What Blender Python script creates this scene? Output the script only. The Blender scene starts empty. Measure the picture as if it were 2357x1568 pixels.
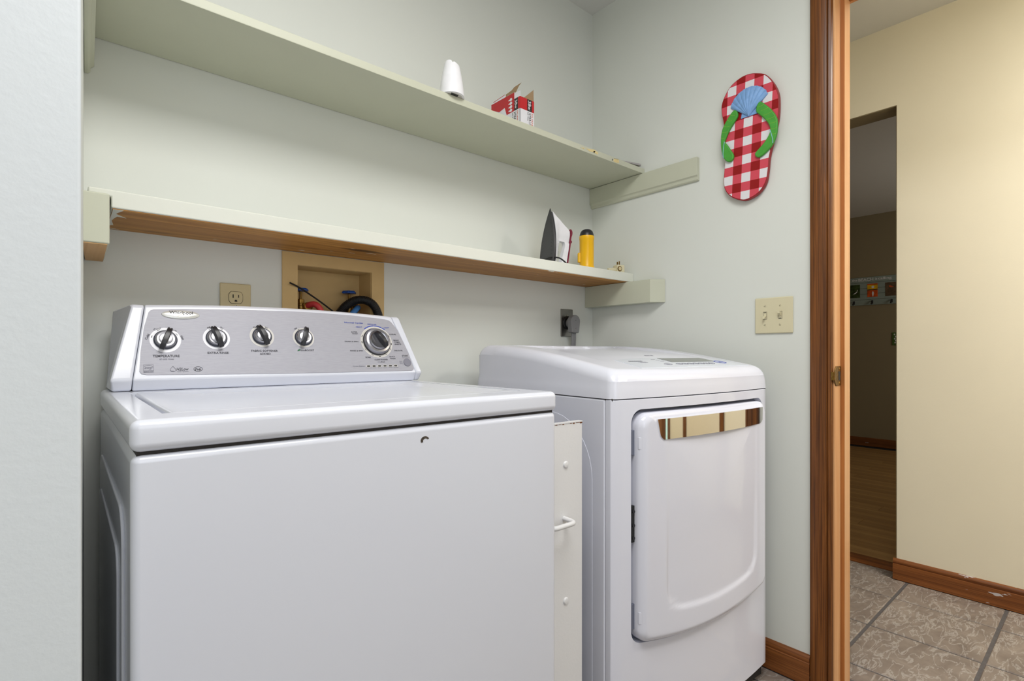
import bpy, bmesh, math, random
from mathutils import Vector, Matrix
random.seed(7)
scene = bpy.context.scene
COL = scene.collection
PI = math.pi

# ------------------------------------------------------------------ camera
cd = bpy.data.cameras.new('camera'); cam = bpy.data.objects.new('camera', cd); COL.objects.link(cam)
cd.sensor_fit = 'HORIZONTAL'; cd.sensor_width = 36.0
cd.lens = 36.0 * 1201.0 / 2357.0
cd.shift_y = 27.0 / 2357.0
cd.clip_start = 0.02
cam.location = (0, 0, 1.0)
cam.rotation_euler = (PI / 2, 0, -math.radians(40.6))
scene.camera = cam

# ------------------------------------------------------------------ world, lights, exposure
world = bpy.data.worlds.new('world'); scene.world = world; world.use_nodes = True
bg = world.node_tree.nodes['Background']
bg.inputs[0].default_value = (0.75, 0.86, 1.0, 1); bg.inputs[1].default_value = 0.6
vs = scene.view_settings
vs.view_transform = 'Standard'; vs.look = 'None'; vs.gamma = 1.0; vs.use_curve_mapping = False
vs.exposure = 0.22

def area(name, loc, direction, sx, sy, power, col):
    l = bpy.data.lights.new(name, 'AREA'); l.shape = 'RECTANGLE'; l.size = sx; l.size_y = sy
    l.energy = power; l.color = col
    o = bpy.data.objects.new(name, l); COL.objects.link(o); o.location = loc
    o.rotation_euler = Vector(direction).to_track_quat('-Z', 'Y').to_euler()
    return o
# added fill lamps, none of their sources in view
area('ceiling_bounce_fill', (0.42, 0.05, 2.375), (0, 0, -1), 0.9, 0.8, 23, (1.0, 0.985, 0.965))  # stands in for flash bounced off the ceiling
area('frontal_fill', (-0.10, -1.53, 1.45), (0.0, 1, 0.0), 1.3, 1.5, 9, (0.92, 0.95, 1.0))  # added frontal fill from behind the camera
area('hall_fill', (2.25, -0.75, 2.40), (0, 0, -1), 0.5, 0.5, 29, (1.0, 0.97, 0.92))  # added to light the hall, fixture unseen
area('far_room_fill', (5.2, -0.50, 1.5), (0, 1, 0.15), 0.8, 1.0, 9.0, (1.0, 0.93, 0.80))  # added dim fill, the far room has no window

# ------------------------------------------------------------------ helpers
def lin(c):
    c = c / 255.0
    return c / 12.92 if c <= 0.04045 else ((c + 0.055) / 1.055) ** 2.4
def rgb(r, g, b): return (lin(r), lin(g), lin(b), 1.0)

class M:
    """small node-graph helper around one Principled material"""
    def __init__(s, name, col, rough=0.5, metal=0.0, spec=0.5, coat=0.0):
        s.m = bpy.data.materials.new(name); s.m.use_nodes = True
        s.nt = s.m.node_tree; s.b = s.nt.nodes['Principled BSDF']
        s.b.inputs['Base Color'].default_value = col
        s.b.inputs['Roughness'].default_value = rough
        s.b.inputs['Metallic'].default_value = metal
        s.b.inputs['Specular IOR Level'].default_value = spec
        if coat: s.b.inputs['Coat Weight'].default_value = coat; s.b.inputs['Coat Roughness'].default_value = 0.06
        s.tc = s.nt.nodes.new('ShaderNodeTexCoord')
    def n(s, t): return s.nt.nodes.new(t)
    def link(s, a, b): s.nt.links.new(a, b)
    def mapping(s, scale=(1, 1, 1), rot=(0, 0, 0), loc=(0, 0, 0)):
        mp = s.n('ShaderNodeMapping'); mp.inputs['Scale'].default_value = scale
        mp.inputs['Rotation'].default_value = rot; mp.inputs['Location'].default_value = loc
        s.link(s.tc.outputs['Object'], mp.inputs['Vector']); return mp.outputs[0]
    def noise(s, vec, scale, detail=3, rough=0.5, dist=0.0):
        t = s.n('ShaderNodeTexNoise'); t.inputs['Scale'].default_value = scale
        t.inputs['Detail'].default_value = detail; t.inputs['Roughness'].default_value = rough
        t.inputs['Distortion'].default_value = dist
        if vec is not None: s.link(vec, t.inputs['Vector'])
        return t.outputs['Fac']
    def ramp(s, fac, stops):
        r = s.n('ShaderNodeValToRGB'); e = r.color_ramp.elements
        while len(e) < len(stops): e.new(0.5)
        for i, (p, c) in enumerate(stops): e[i].position = p; e[i].color = c
        s.link(fac, r.inputs[0]); return r.outputs[0]
    def mix(s, fac, a, b, mode='MIX'):
        x = s.n('ShaderNodeMix'); x.data_type = 'RGBA'; x.blend_type = mode
        for sock, v in ((x.inputs[0], fac), (x.inputs[6], a), (x.inputs[7], b)):
            if isinstance(v, (int, float, tuple)): sock.default_value = v
            else: s.link(v, sock)
        return x.outputs[2]
    def math(s, op, a, b=0.0):
        x = s.n('ShaderNodeMath'); x.operation = op
        for i, v in enumerate((a, b)):
            if isinstance(v, (int, float)): x.inputs[i].default_value = v
            else: s.link(v, x.inputs[i])
        return x.outputs[0]
    def color(s, sock): s.link(sock, s.b.inputs['Base Color']); return s
    def bump(s, h, strength, dist=0.001):
        x = s.n('ShaderNodeBump'); x.inputs['Strength'].default_value = strength
        x.inputs['Distance'].default_value = dist
        s.link(h, x.inputs['Height']); s.link(x.outputs[0], s.b.inputs['Normal']); return s

def tint(c, k): return (min(1, c[0] * k), min(1, c[1] * k), min(1, c[2] * k), 1)

def paint(name, col, rough=0.5, bump=0.0, bscale=300, var=0.02, vscale=4.0, spec=0.4, specks=None, speck_scale=60, speck_cut=0.80, coat=0.0):
    m = M(name, col, rough, 0, spec, coat)
    v = m.mapping()
    c = m.ramp(m.noise(v, vscale, 3), [(0.3, tint(col, 1 - var)), (0.7, tint(col, 1 + var))])
    if specks:
        f = m.ramp(m.noise(v, speck_scale, 2, 0.5), [(speck_cut, (0, 0, 0, 1)), (speck_cut + 0.012, (1, 1, 1, 1))])
        c = m.mix(f, c, specks)
    m.color(c)
    if bump: m.bump(m.noise(v, bscale, 3, 0.55), bump, 0.0012)
    return m.m

def wood(name, dark, light, axis=2, scale=1.0, rough=0.45, flecks=None, knots=False, spec=0.4, pores=0.5):
    m = M(name, light, rough, 0, spec)
    sc = [38 * scale] * 3; sc[axis] = 1.6 * scale
    v = m.mapping(tuple(sc))
    a = m.noise(v, 1.0, 5, 0.62, 0.6)
    sc2 = [480 * scale] * 3; sc2[axis] = 2.2 * scale
    b = m.noise(m.mapping(tuple(sc2)), 1.0, 2, 0.5)
    c = m.ramp(a, [(0.30, dark), (0.52, tuple(0.5 * (dark[i] + light[i]) for i in range(3)) + (1,)), (0.70, light)])
    pr = m.ramp(b, [(0.40, tint(dark, 0.9)), (0.52, (1, 1, 1, 1))])
    c = m.mix(pores, c, pr, 'MULTIPLY')
    if knots:
        sk = [7.0] * 3; sk[axis] = 2.2
        vt = m.n('ShaderNodeTexVoronoi'); vt.inputs['Scale'].default_value = 1.0
        m.link(m.mapping(tuple(sk)), vt.inputs['Vector'])
        kf = m.ramp(vt.outputs['Distance'], [(0.07, (1, 1, 1, 1)), (0.15, (0, 0, 0, 1))])
        c = m.mix(kf, c, tint(dark, 0.35))
    if flecks:
        sf = [30.0] * 3; sf[axis] = 9.0
        ff = m.ramp(m.noise(m.mapping(tuple(sf)), 1.0, 4, 0.6), [(0.675, (0, 0, 0, 1)), (0.69, (1, 1, 1, 1))])
        c = m.mix(ff, c, flecks)
    m.color(c); m.bump(a, 0.12, 0.0006)
    return m.m

def plain(name, col, rough=0.4, metal=0.0, spec=0.5, var=0.03, vscale=30):
    m = M(name, col, rough, metal, spec)
    m.color(m.ramp(m.noise(m.mapping(), vscale, 2), [(0.3, tint(col, 1 - var)), (0.7, tint(col, 1 + var))]))
    return m.m

# ------------------------------------------------------------------ materials
MT = {}
MT['wall'] = paint('wall_paint', rgb(221, 224, 218), 0.55, 0.05, 420, 0.008, 3)
MT['wall_near'] = paint('wall_paint_orange_peel', rgb(216, 222, 226), 0.55, 0.22, 140, 0.008, 3)
MT['ceiling'] = paint('ceiling_paint', rgb(222, 222, 220), 0.8, 0.1, 200, 0.01, 3)
MT['hall'] = paint('hall_cream_paint', rgb(234, 228, 209), 0.6, 0.14, 160, 0.015, 3)
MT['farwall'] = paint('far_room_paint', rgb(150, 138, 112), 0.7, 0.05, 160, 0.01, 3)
MT['shelf'] = paint('shelf_sage_paint', rgb(197, 199, 180), 0.42, 0.10, 90, 0.015, 8, specks=rgb(150, 150, 125), speck_scale=45, speck_cut=0.83)
MT['shelf_w'] = paint('shelf_pale_paint', rgb(221, 223, 213), 0.42, 0.16, 70, 0.015, 8, specks=rgb(165, 150, 120), speck_scale=50, speck_cut=0.82)
MT['pine'] = wood('pine_underside', rgb(142, 90, 34), rgb(210, 154, 78), 0, 0.7, 0.5, rgb(214, 206, 190), True, pores=0.25)
MT['endgrain'] = wood('maple_bare', rgb(198, 152, 98), rgb(228, 192, 142), 1, 0.5, 0.6, None, False, pores=0.15)
MT['oak_dark'] = wood('oak_stained_dark', rgb(88, 48, 16), rgb(146, 89, 38), 2, 1.4, 0.36, None, False, pores=0.55)
MT['oak_light'] = wood('oak_stained_light', rgb(206, 150, 100), rgb(224, 178, 130), 2, 1.2, 0.36, None, False, pores=0.12)
MT['oak_mid'] = wood('oak_stop_edge', rgb(160, 98, 48), rgb(194, 128, 70), 2, 1.2, 0.4, None, False, pores=0.3)
MT['base_y'] = wood('baseboard_wood', rgb(110, 62, 28), rgb(156, 97, 50), 1, 0.8, 0.4, rgb(190, 186, 190), False, pores=0.35)
MT['threshold'] = wood('threshold_wood', rgb(98, 52, 20), rgb(150, 92, 44), 1, 0.8, 0.4, pores=0.3)
MT['plank'] = wood('laminate_plank', rgb(150, 112, 66), rgb(186, 146, 92), 1, 0.4, 0.45, pores=0.2)
MT['enamel'] = paint('white_enamel', rgb(219, 222, 232), 0.18, 0.012, 220, 0.004, 2, spec=0.5, specks=rgb(120, 110, 105), speck_scale=38, speck_cut=0.865)
MT['enamel_c'] = paint('white_enamel_clean', rgb(221, 224, 234), 0.16, 0.0, 220, 0.004, 2, spec=0.5)
MT['dryer_w'] = paint('dryer_white_gloss', rgb(222, 224, 236), 0.10, 0.0, 220, 0.003, 2, spec=0.5)
MT['dryer_t'] = paint('dryer_top_plastic', rgb(224, 226, 237), 0.22, 0.0, 220, 0.003, 2, spec=0.45)
MT['dryer_p'] = paint('dryer_control_film', rgb(220, 225, 236), 0.18, 0.0, 220, 0.003, 2)
MT['dryer_s'] = paint('dryer_side_enamel', rgb(222, 224, 236), 0.4, 0.0, 220, 0.003, 2, spec=0.3)
MT['recess'] = plain('recess_grey_blue', rgb(108, 112, 128), 0.4)
MT['chrome'] = plain('chrome_mirror', rgb(232, 230, 226), 0.03, 1.0, 0.5, 0.0)
MT['silver'] = plain('knob_silver', rgb(172, 172, 178), 0.25, 0.9)
MT['steel'] = plain('stainless_steel', rgb(150, 148, 146), 0.32, 1.0)
MT['black'] = plain('black_plastic', rgb(38, 38, 42), 0.35)
MT['black_r'] = plain('black_rubber', rgb(24, 24, 25), 0.5)
MT['gap'] = plain('dark_gaps_and_shade', rgb(46, 42, 40), 0.8)  # near-black for slots and joints, also stands in for shade in seams
MT['navy'] = plain('knob_collar', rgb(44, 48, 62), 0.4)
MT['ink'] = plain('printed_ink_dark', rgb(58, 58, 66), 0.6)
MT['ink_g'] = plain('printed_ink_grey', rgb(128, 128, 140), 0.6)
MT['ink_b'] = plain('printed_ink_blue', rgb(38, 66, 168), 0.6)
MT['leafg'] = plain('printed_ink_green', rgb(24, 96, 56), 0.6)
MT['white_p'] = plain('white_print', rgb(240, 240, 246), 0.4)
MT['ring_g'] = plain('light_grey_print', rgb(208, 205, 200), 0.4)
MT['badge'] = plain('badge_pearl', rgb(218, 218, 214), 0.25, 0.35)
MT['gold'] = plain('gold_swoosh', rgb(190, 160, 90), 0.4, 0.3)
MT['almond'] = paint('almond_plastic', rgb(206, 192, 152), 0.35, 0.0, 200, 0.01, 20)
MT['ivory'] = paint('ivory_plastic', rgb(216, 208, 176), 0.30, 0.0, 200, 0.006, 20)
MT['wbox'] = paint('tan_box_plastic', rgb(206, 176, 122), 0.45, 0.03, 300, 0.02, 25, specks=rgb(130, 105, 70), speck_scale=120, speck_cut=0.80)
MT['brass'] = plain('brass', rgb(170, 136, 76), 0.3, 1.0, 0.5, 0.15, 80)
MT['brass_old'] = plain('worn_brass', rgb(128, 100, 54), 0.4, 1.0, 0.5, 0.35, 160)
MT['blue_h'] = plain('blue_handle', rgb(22, 74, 158), 0.3)
MT['red_hose'] = plain('red_hose_rubber', rgb(196, 58, 62), 0.5)
MT['blue_hose'] = plain('blue_hose_rubber', rgb(60, 116, 178), 0.5)
MT['grey_cord'] = plain('grey_cord', rgb(128, 128, 130), 0.5)
MT['screw'] = plain('screw_steel', rgb(170, 165, 150), 0.35, 0.8)
MT['cart'] = paint('cart_white_paint', rgb(222, 222, 223), 0.5, 0.18, 160, 0.01, 10)
MT['rust'] = plain('rust', rgb(120, 72, 38), 0.8, 0.0, 0.3, 0.4, 120)
MT['chip'] = plain('bare_metal_chip_and_shadow', rgb(84, 76, 68), 0.6, 0.4, 0.4, 0.4, 300)
MT['green_s'] = paint('strap_green', rgb(74, 160, 58), 0.5, 0.05, 120, 0.08, 60)
MT['strap_line'] = plain('strap_vein', rgb(150, 200, 70), 0.5)
MT['strap_blue'] = plain('strap_light_blue', rgb(140, 190, 216), 0.5)
MT['shell'] = paint('shell_blue', rgb(128, 170, 222), 0.5, 0.15, 120, 0.12, 70)
MT['red_edge'] = plain('sandal_edge_red', rgb(152, 24, 32), 0.45)
MT['yellow'] = plain('flashlight_yellow', rgb(250, 192, 8), 0.35)
MT['iron_w'] = plain('iron_white_plastic', rgb(228, 228, 232), 0.3)
MT['sole'] = plain('iron_soleplate', rgb(70, 70, 72), 0.4, 0.3)
MT['maroon'] = plain('maroon_plastic', rgb(122, 26, 52), 0.3)
MT['card_red'] = plain('printed_red', rgb(190, 30, 38), 0.45)
MT['card_white'] = plain('card_white', rgb(228, 228, 234), 0.5)
MT['card_brown'] = plain('card_brown', rgb(158, 132, 100), 0.8)
MT['card_ink'] = plain('card_black', rgb(30, 28, 28), 0.5)
MT['card_chip'] = plain('bare_wood_chip', rgb(222, 204, 150), 0.6, 0, 0.3, 0.1, 200)
MT['card_orange'] = plain('card_orange_ink', rgb(214, 92, 44), 0.5)
MT['white_shell'] = plain('white_plastic_matte', rgb(240, 240, 244), 0.4)
MT['shim'] = plain('grey_shim', rgb(168, 164, 164), 0.7)
MT['lcd'] = plain('lcd_grey', rgb(112, 116, 112), 0.15)
MT['rack'] = plain('rack_grey_green', rgb(150, 164, 160), 0.6, 0, 0.3, 0.06, 12)
MT['pic_dark'] = plain('photo_dark_green', rgb(56, 74, 36), 0.3, 0, 0.4, 0.6, 40)
MT['pic_brown'] = plain('photo_brown', rgb(104, 84, 64), 0.3, 0, 0.4, 0.3, 30)
MT['pic_red'] = plain('photo_sunset_red', rgb(214, 86, 26), 0.3, 0, 0.4, 0.3, 30)
MT['pic_yel'] = plain('photo_sunset_yellow', rgb(246, 190, 20), 0.3, 0, 0.4, 0.2, 30)
MT['plaque'] = plain('green_plaque', rgb(78, 110, 50), 0.5, 0, 0.4, 0.25, 40)
MT['door_white'] = paint('closet_door_cream', rgb(228, 220, 200), 0.45, 0.03, 120, 0.02, 4)
MT['diffuser'] = plain('lamp_diffuser', rgb(245, 245, 240), 0.4)
MT['grout'] = paint('tile_grout', rgb(92, 88, 88), 0.9, 0.2, 200, 0.1, 60)

def pane_mat():
    m = M('daylight_pane', rgb(190, 225, 220), 0.2); m.color(m.ramp(m.noise(m.mapping(), 3), [(0.3, rgb(180, 222, 216)), (0.7, rgb(200, 230, 226))]))
    m.b.inputs['Emission Color'].default_value = rgb(190, 232, 226); m.b.inputs['Emission Strength'].default_value = 0.5
    return m.m
MT['daylight_pane'] = pane_mat()
def silver_panel():
    m = M('brushed_silver_panel', rgb(164, 164, 172), 0.5, 0.2, 0.35)
    a = m.noise(m.mapping((60, 900, 900)), 1.0, 2)
    m.color(m.ramp(a, [(0.3, rgb(160, 160, 169)), (0.7, rgb(168, 168, 176))]))
    return m.m
MT['silver_panel'] = silver_panel()

def tile_mat():
    m = M('slate_tile', rgb(160, 146, 132), 0.45, 0, 0.4)
    v = m.mapping((1, 1, 1))
    obj = m.n('ShaderNodeObjectInfo')
    add = m.n('ShaderNodeVectorMath'); add.operation = 'ADD'
    sc = m.n('ShaderNodeVectorMath'); sc.operation = 'SCALE'; sc.inputs['Scale'].default_value = 7.0
    m.link(obj.outputs['Location'], sc.inputs[0]); m.link(v, add.inputs[0]); m.link(sc.outputs[0], add.inputs[1])
    warp = m.noise(add.outputs[0], 6, 4, 0.6, 1.4)
    st = m.n('ShaderNodeMapping'); st.inputs['Scale'].default_value = (4.5, 13, 5); st.inputs['Rotation'].default_value = (0, 0, 0.5)
    m.link(add.outputs[0], st.inputs['Vector'])
    vein = m.noise(st.outputs[0], 2.4, 5, 0.55, 0.8)
    ridge = m.math('ABSOLUTE', m.math('SUBTRACT', vein, 0.5))
    vf = m.ramp(ridge, [(0.0, (1, 1, 1, 1)), (0.035, (0, 0, 0, 1))])
    basec = m.ramp(warp, [(0.3, rgb(116, 104, 96)), (0.7, rgb(148, 136, 126))])
    m.color(m.mix(m.math('MULTIPLY', vf, 0.55), basec, rgb(190, 185, 180)))
    m.bump(vein, 0.5, 0.004)
    return m.m
MT['tile'] = tile_mat()

def gingham_mat():
    m = M('gingham_paint', rgb(205, 72, 86), 0.4, 0, 0.4)
    sep = m.n('ShaderNodeSeparateXYZ'); m.link(m.tc.outputs['Object'], sep.inputs[0])
    x, y = sep.outputs[0], sep.outputs[1]
    xr = m.math('SUBTRACT', x, m.math('MULTIPLY', m.math('ADD', y, 0.148), 0.0433))
    yr = m.math('ADD', y, m.math('MULTIPLY', x, 0.02))
    def stripe(c, o):
        t = m.math('DIVIDE', m.math('ADD', c, o + 0.588 * 2), 0.0588)
        return m.math('LESS_THAN', m.math('FRACT', t), 0.5)
    s = m.math('ADD', stripe(xr, 0.0576), stripe(yr, 0.175))
    c1 = m.mix(m.math('GREATER_THAN', s, 0.5), rgb(228, 226, 230), rgb(212, 76, 92))
    c2 = m.mix(m.math('GREATER_THAN', s, 1.5), c1, rgb(148, 6, 12))
    m.color(c2)
    return m.m
MT['gingham'] = gingham_mat()

# ------------------------------------------------------------------ mesh builders
def B(): return bmesh.new()
def box(bm, x0, x1, y0, y1, z0, z1):
    v = [bm.verts.new(p) for p in ((x0, y0, z0), (x1, y0, z0), (x1, y1, z0), (x0, y1, z0), (x0, y0, z1), (x1, y0, z1), (x1, y1, z1), (x0, y1, z1))]
    for f in ((0, 3, 2, 1), (4, 5, 6, 7), (0, 1, 5, 4), (1, 2, 6, 5), (2, 3, 7, 6), (3, 0, 4, 7)): bm.faces.new([v[i] for i in f])
    return bm
def hexa(bm, p):
    """eight corners: bottom ring 0-3, top ring 4-7"""
    v = [bm.verts.new(q) for q in p]
    for f in ((0, 3, 2, 1), (4, 5, 6, 7), (0, 1, 5, 4), (1, 2, 6, 5), (2, 3, 7, 6), (3, 0, 4, 7)): bm.faces.new([v[i] for i in f])
    return bm
def prism(bm, poly, h0, h1, axis=2):
    """poly in the two other axes (in order), extruded along axis"""
    def P(a, b, h): return {0: (h, a, b), 1: (a, h, b), 2: (a, b, h)}[axis]
    lo = [bm.verts.new(P(a, b, h0)) for a, b in poly]; hi = [bm.verts.new(P(a, b, h1)) for a, b in poly]
    n = len(poly)
    bm.faces.new(lo); bm.faces.new(list(reversed(hi)))
    for i in range(n): bm.faces.new((lo[i], hi[i], hi[(i + 1) % n], lo[(i + 1) % n]))
    return bm
def tube(bm, pts, r, seg=12, closed=False, caps=True, rf=None):
    pts = [Vector(p) for p in pts]; n = len(pts); rings = []
    t0 = (pts[1] - pts[0]).normalized()
    up = Vector((0, 0, 1)) if abs(t0.z) < 0.9 else Vector((1, 0, 0))
    nrm = (up - t0 * up.dot(t0)).normalized()
    for i, p in enumerate(pts):
        t = (pts[min(i + 1, n - 1)] - pts[max(i - 1, 0)]).normalized()
        nrm = (nrm - t * nrm.dot(t)).normalized(); bi = t.cross(nrm)
        rr = rf(i) if rf else r
        rings.append([bm.verts.new(p + (nrm * math.cos(a) + bi * math.sin(a)) * rr) for a in [2 * PI * k / seg for k in range(seg)]])
    for a, b in zip(rings, rings[1:]):
        for k in range(seg): bm.faces.new((a[k], a[(k + 1) % seg], b[(k + 1) % seg], b[k]))
    if caps: bm.faces.new(list(reversed(rings[0]))); bm.faces.new(rings[-1])
    return bm
def spline(pts, k=8):
    pts = [Vector(p) for p in pts]; out = []
    for i in range(len(pts) - 1):
        p0 = pts[max(i - 1, 0)]; p1 = pts[i]; p2 = pts[i + 1]; p3 = pts[min(i + 2, len(pts) - 1)]
        for j in range(k):
            t = j / k
            out.append(0.5 * ((2 * p1) + (p2 - p0) * t + (2 * p0 - 5 * p1 + 4 * p2 - p3) * t * t + (3 * p1 - p0 - 3 * p2 + p3) * t ** 3))
    out.append(pts[-1]); return out
def lathe(bm, prof, seg=32, c=(0, 0, 0), axis=2, mod=None):
    """prof: (radius, height); closed at ends where radius is 0, otherwise capped"""
    rings = []
    for r, h in prof:
        ring = []
        for k in range(seg):
            a = 2 * PI * k / seg; rr = r * (mod(a, h) if mod else 1)
            p = (rr * math.cos(a), rr * math.sin(a), h)
            p = {2: p, 1: (p[0], p[2], p[1]), 0: (p[2], p[0], p[1])}[axis]
            ring.append(bm.verts.new((c[0] + p[0], c[1] + p[1], c[2] + p[2])))
        rings.append(ring)
    for a, b in zip(rings, rings[1:]):
        for k in range(seg): bm.faces.new((a[k], a[(k + 1) % seg], b[(k + 1) % seg], b[k]))
    bm.faces.new(list(reversed(rings[0]))); bm.faces.new(rings[-1])
    return bm
def arc(cx, cy, r, a0, a1, n=8):
    return [(cx + r * math.cos(math.radians(a0 + (a1 - a0) * i / n)), cy + r * math.sin(math.radians(a0 + (a1 - a0) * i / n))) for i in range(n + 1)]
def rrect(x0, x1, y0, y1, r, n=5):
    return arc(x1 - r, y1 - r, r, 0, 90, n) + arc(x0 + r, y1 - r, r, 90, 180, n) + arc(x0 + r, y0 + r, r, 180, 270, n) + arc(x1 - r, y0 + r, r, 270, 360, n)
def smooth_poly(pts, k=4):
    n = len(pts); out = []
    for i in range(n):
        p0, p1, p2, p3 = [Vector((*pts[(i + j) % n], 0)) for j in (-1, 0, 1, 2)]
        for j in range(k):
            t = j / k
            q = 0.5 * ((2 * p1) + (p2 - p0) * t + (2 * p0 - 5 * p1 + 4 * p2 - p3) * t * t + (3 * p1 - p0 - 3 * p2 + p3) * t ** 3)
            out.append((q.x, q.y))
    return out
def grid(bm, nu, nv, f):
    v = [[bm.verts.new(f(i / nu, j / nv)) for j in range(nv + 1)] for i in range(nu + 1)]
    for i in range(nu):
        for j in range(nv): bm.faces.new((v[i][j], v[i + 1][j], v[i + 1][j + 1], v[i][j + 1]))
    return v

def obj(name, bm, mat, parent=None, bevel=0.0, seg=3, ang=30, smooth=True, wn=None):
    bmesh.ops.remove_doubles(bm, verts=bm.verts, dist=1e-6)
    bmesh.ops.recalc_face_normals(bm, faces=bm.faces)
    if bevel:
        ed = [e for e in bm.edges if len(e.link_faces) == 2 and e.calc_face_angle() > math.radians(ang)]
        if ed: bmesh.ops.bevel(bm, geom=ed, offset=bevel, segments=seg, affect='EDGES', profile=0.5, clamp_overlap=True)
    me = bpy.data.meshes.new(name); bm.to_mesh(me); bm.free()
    if smooth: me.shade_smooth(); me.set_sharp_from_angle(angle=math.radians(38))
    me.materials.append(MT[mat])
    o = bpy.data.objects.new(name, me); COL.objects.link(o)
    if parent: o.parent = parent
    if bevel if wn is None else wn:
        w = o.modifiers.new('weighted_normals', 'WEIGHTED_NORMAL'); w.keep_sharp = True; w.weight = 80
    return o
def tag(o, label, cat, group=None):
    o['label'] = label; o['category'] = cat
    if group: o['group'] = group
    return o
def thing(name, label, cat, loc=(0, 0, 0), rot=(0, 0, 0), group=None):
    o = bpy.data.objects.new(name, None); COL.objects.link(o); o.empty_display_size = 0.05
    o.location = loc; o.rotation_euler = rot
    return tag(o, label, cat, group)
def struct(name, bm, mat, parent=None, **k):
    o = obj(name, bm, mat, parent, **k)
    if not parent: o['kind'] = 'structure'
    return o
def frame_rot(x, y):
    x = Vector(x); y = Vector(y); z = x.cross(y)
    return Matrix((x, y, z)).transposed().to_euler()
RIGHT_WALL = frame_rot((0, -1, 0), (0, 0, 1))     # local x runs to the viewer's right, y up, z out of the wall
BACK_WALL = frame_rot((1, 0, 0), (0, 0, 1))

def text_mesh(s):
    cu = bpy.data.curves.new('t', 'FONT'); cu.body = s; cu.resolution_u = 3; cu.offset = 0.012
    o = bpy.data.objects.new('t', cu); COL.objects.link(o)
    dg = bpy.context.evaluated_depsgraph_get(); dg.update()
    me = bpy.data.meshes.new_from_object(o.evaluated_get(dg))
    bpy.data.objects.remove(o); bpy.data.curves.remove(cu)
    return me
def text(name, s, parent, mat, O, U, V, w, h, rot=0.0, shear=0.0, bold=0.0):
    """letters whose box is w x h, centred on O in the plane spanned by U (reading direction) and V"""
    me = text_mesh(s)
    xs = [v.co.x for v in me.vertices]; ys = [v.co.y for v in me.vertices]
    x0, x1, y0, y1 = min(xs), max(xs), min(ys), max(ys)
    U = Vector(U).normalized(); V = Vector(V).normalized(); O = Vector(O)
    c, sn = math.cos(rot), math.sin(rot)
    for v in me.vertices:
        a = ((v.co.x - x0) / (x1 - x0) - 0.5) * w; b = ((v.co.y - y0) / (y1 - y0) - 0.5) * h
        a += shear * b
        v.co = O + U * (a * c - b * sn) + V * (a * sn + b * c)
    me.materials.append(MT[mat])
    o = bpy.data.objects.new(name, me); me.name = name; COL.objects.link(o); o.parent = parent
    return o
def boolean_cut(o, cutter_bm):
    me = bpy.data.meshes.new('cut'); bmesh.ops.recalc_face_normals(cutter_bm, faces=cutter_bm.faces); cutter_bm.to_mesh(me); cutter_bm.free()
    c = bpy.data.objects.new('cut', me); COL.objects.link(c)
    c.matrix_world = Matrix.Identity(4)
    par = o.parent; o.parent = None
    md = o.modifiers.new('b', 'BOOLEAN'); md.operation = 'DIFFERENCE'; md.object = c; md.solver = 'EXACT'
    bpy.context.view_layer.update()
    dg = bpy.context.evaluated_depsgraph_get()
    new = bpy.data.meshes.new_from_object(o.evaluated_get(dg))
    o.modifiers.clear(); old = o.data; o.data = new; new.name = old.name
    bpy.data.meshes.remove(old); bpy.data.objects.remove(c); bpy.data.meshes.remove(me)
    o.parent = par
    new.shade_smooth(); new.set_sharp_from_angle(angle=math.radians(30))
    return o

# ------------------------------------------------------------------ the room shell
XW, YW = 1.70, 1.46           # right wall plane, back wall plane
ZC, ZH = 2.43, 2.45
# back wall with the opening of the washer box
b = B()
box(b, -0.2, 0.479, YW, YW + 0.12, 0, ZC); box(b, 0.697, XW + 0.12, YW, YW + 0.12, 0, ZC)
box(b, 0.479, 0.697, YW, YW + 0.12, 1.239, ZC); box(b, 0.479, 0.697, YW, YW + 0.12, 0, 1.03)
struct('wall_back', b, 'wall', smooth=False)
# left alcove wall (slightly out of square) with its free end and the near face
b = B(); prism(b, [(0.0113, 0.622), (0.031, YW), (-0.10, YW), (-0.10, 0.622)], 0, ZC); struct('wall_left', b, 'wall', smooth=False)
b = B(); box(b, -1.25, 0.0113, 0.610, 0.622, 0, ZC); struct('wall_left_face', b, 'wall_near', bevel=0.003, seg=3)
# right wall with the door opening (rough opening Y -0.24 .. 0.566, head 2.09)
b = B()
box(b, XW, XW + 0.12, 0.566, YW, 0, ZC); box(b, XW, XW + 0.12, -1.62, -0.246, 0, ZC); box(b, XW, XW + 0.12, -0.246, 0.566, 2.09, ZC)
struct('wall_right', b, 'wall', smooth=False)
# hall side skin of the same wall
b = B()
box(b, XW + 0.12, XW + 0.124, 0.566, 3.0, 0, ZH); box(b, XW + 0.12, XW + 0.124, -1.62, -0.246, 0, ZH); box(b, XW + 0.12, XW + 0.124, -0.246, 0.566, 2.09, ZH)
struct('wall_hall_near', b, 'hall', smooth=False)
# wall behind the camera with an added opening for the fill lamp, and the side wall on the far left
b = B()
box(b, -1.25, -0.75, -1.72, -1.60, 0, ZC); box(b, 0.55, XW + 0.12, -1.72, -1.60, 0, ZC)
box(b, -0.75, 0.55, -1.72, -1.60, 0, 0.70); box(b, -0.75, 0.55, -1.72, -1.60, 2.20, ZC)
struct('wall_behind', b, 'hall', smooth=False)
b = B(); box(b, -1.37, -1.25, -1.72, 0.622, 0, ZC); struct('wall_side', b, 'hall', smooth=False)
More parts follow.
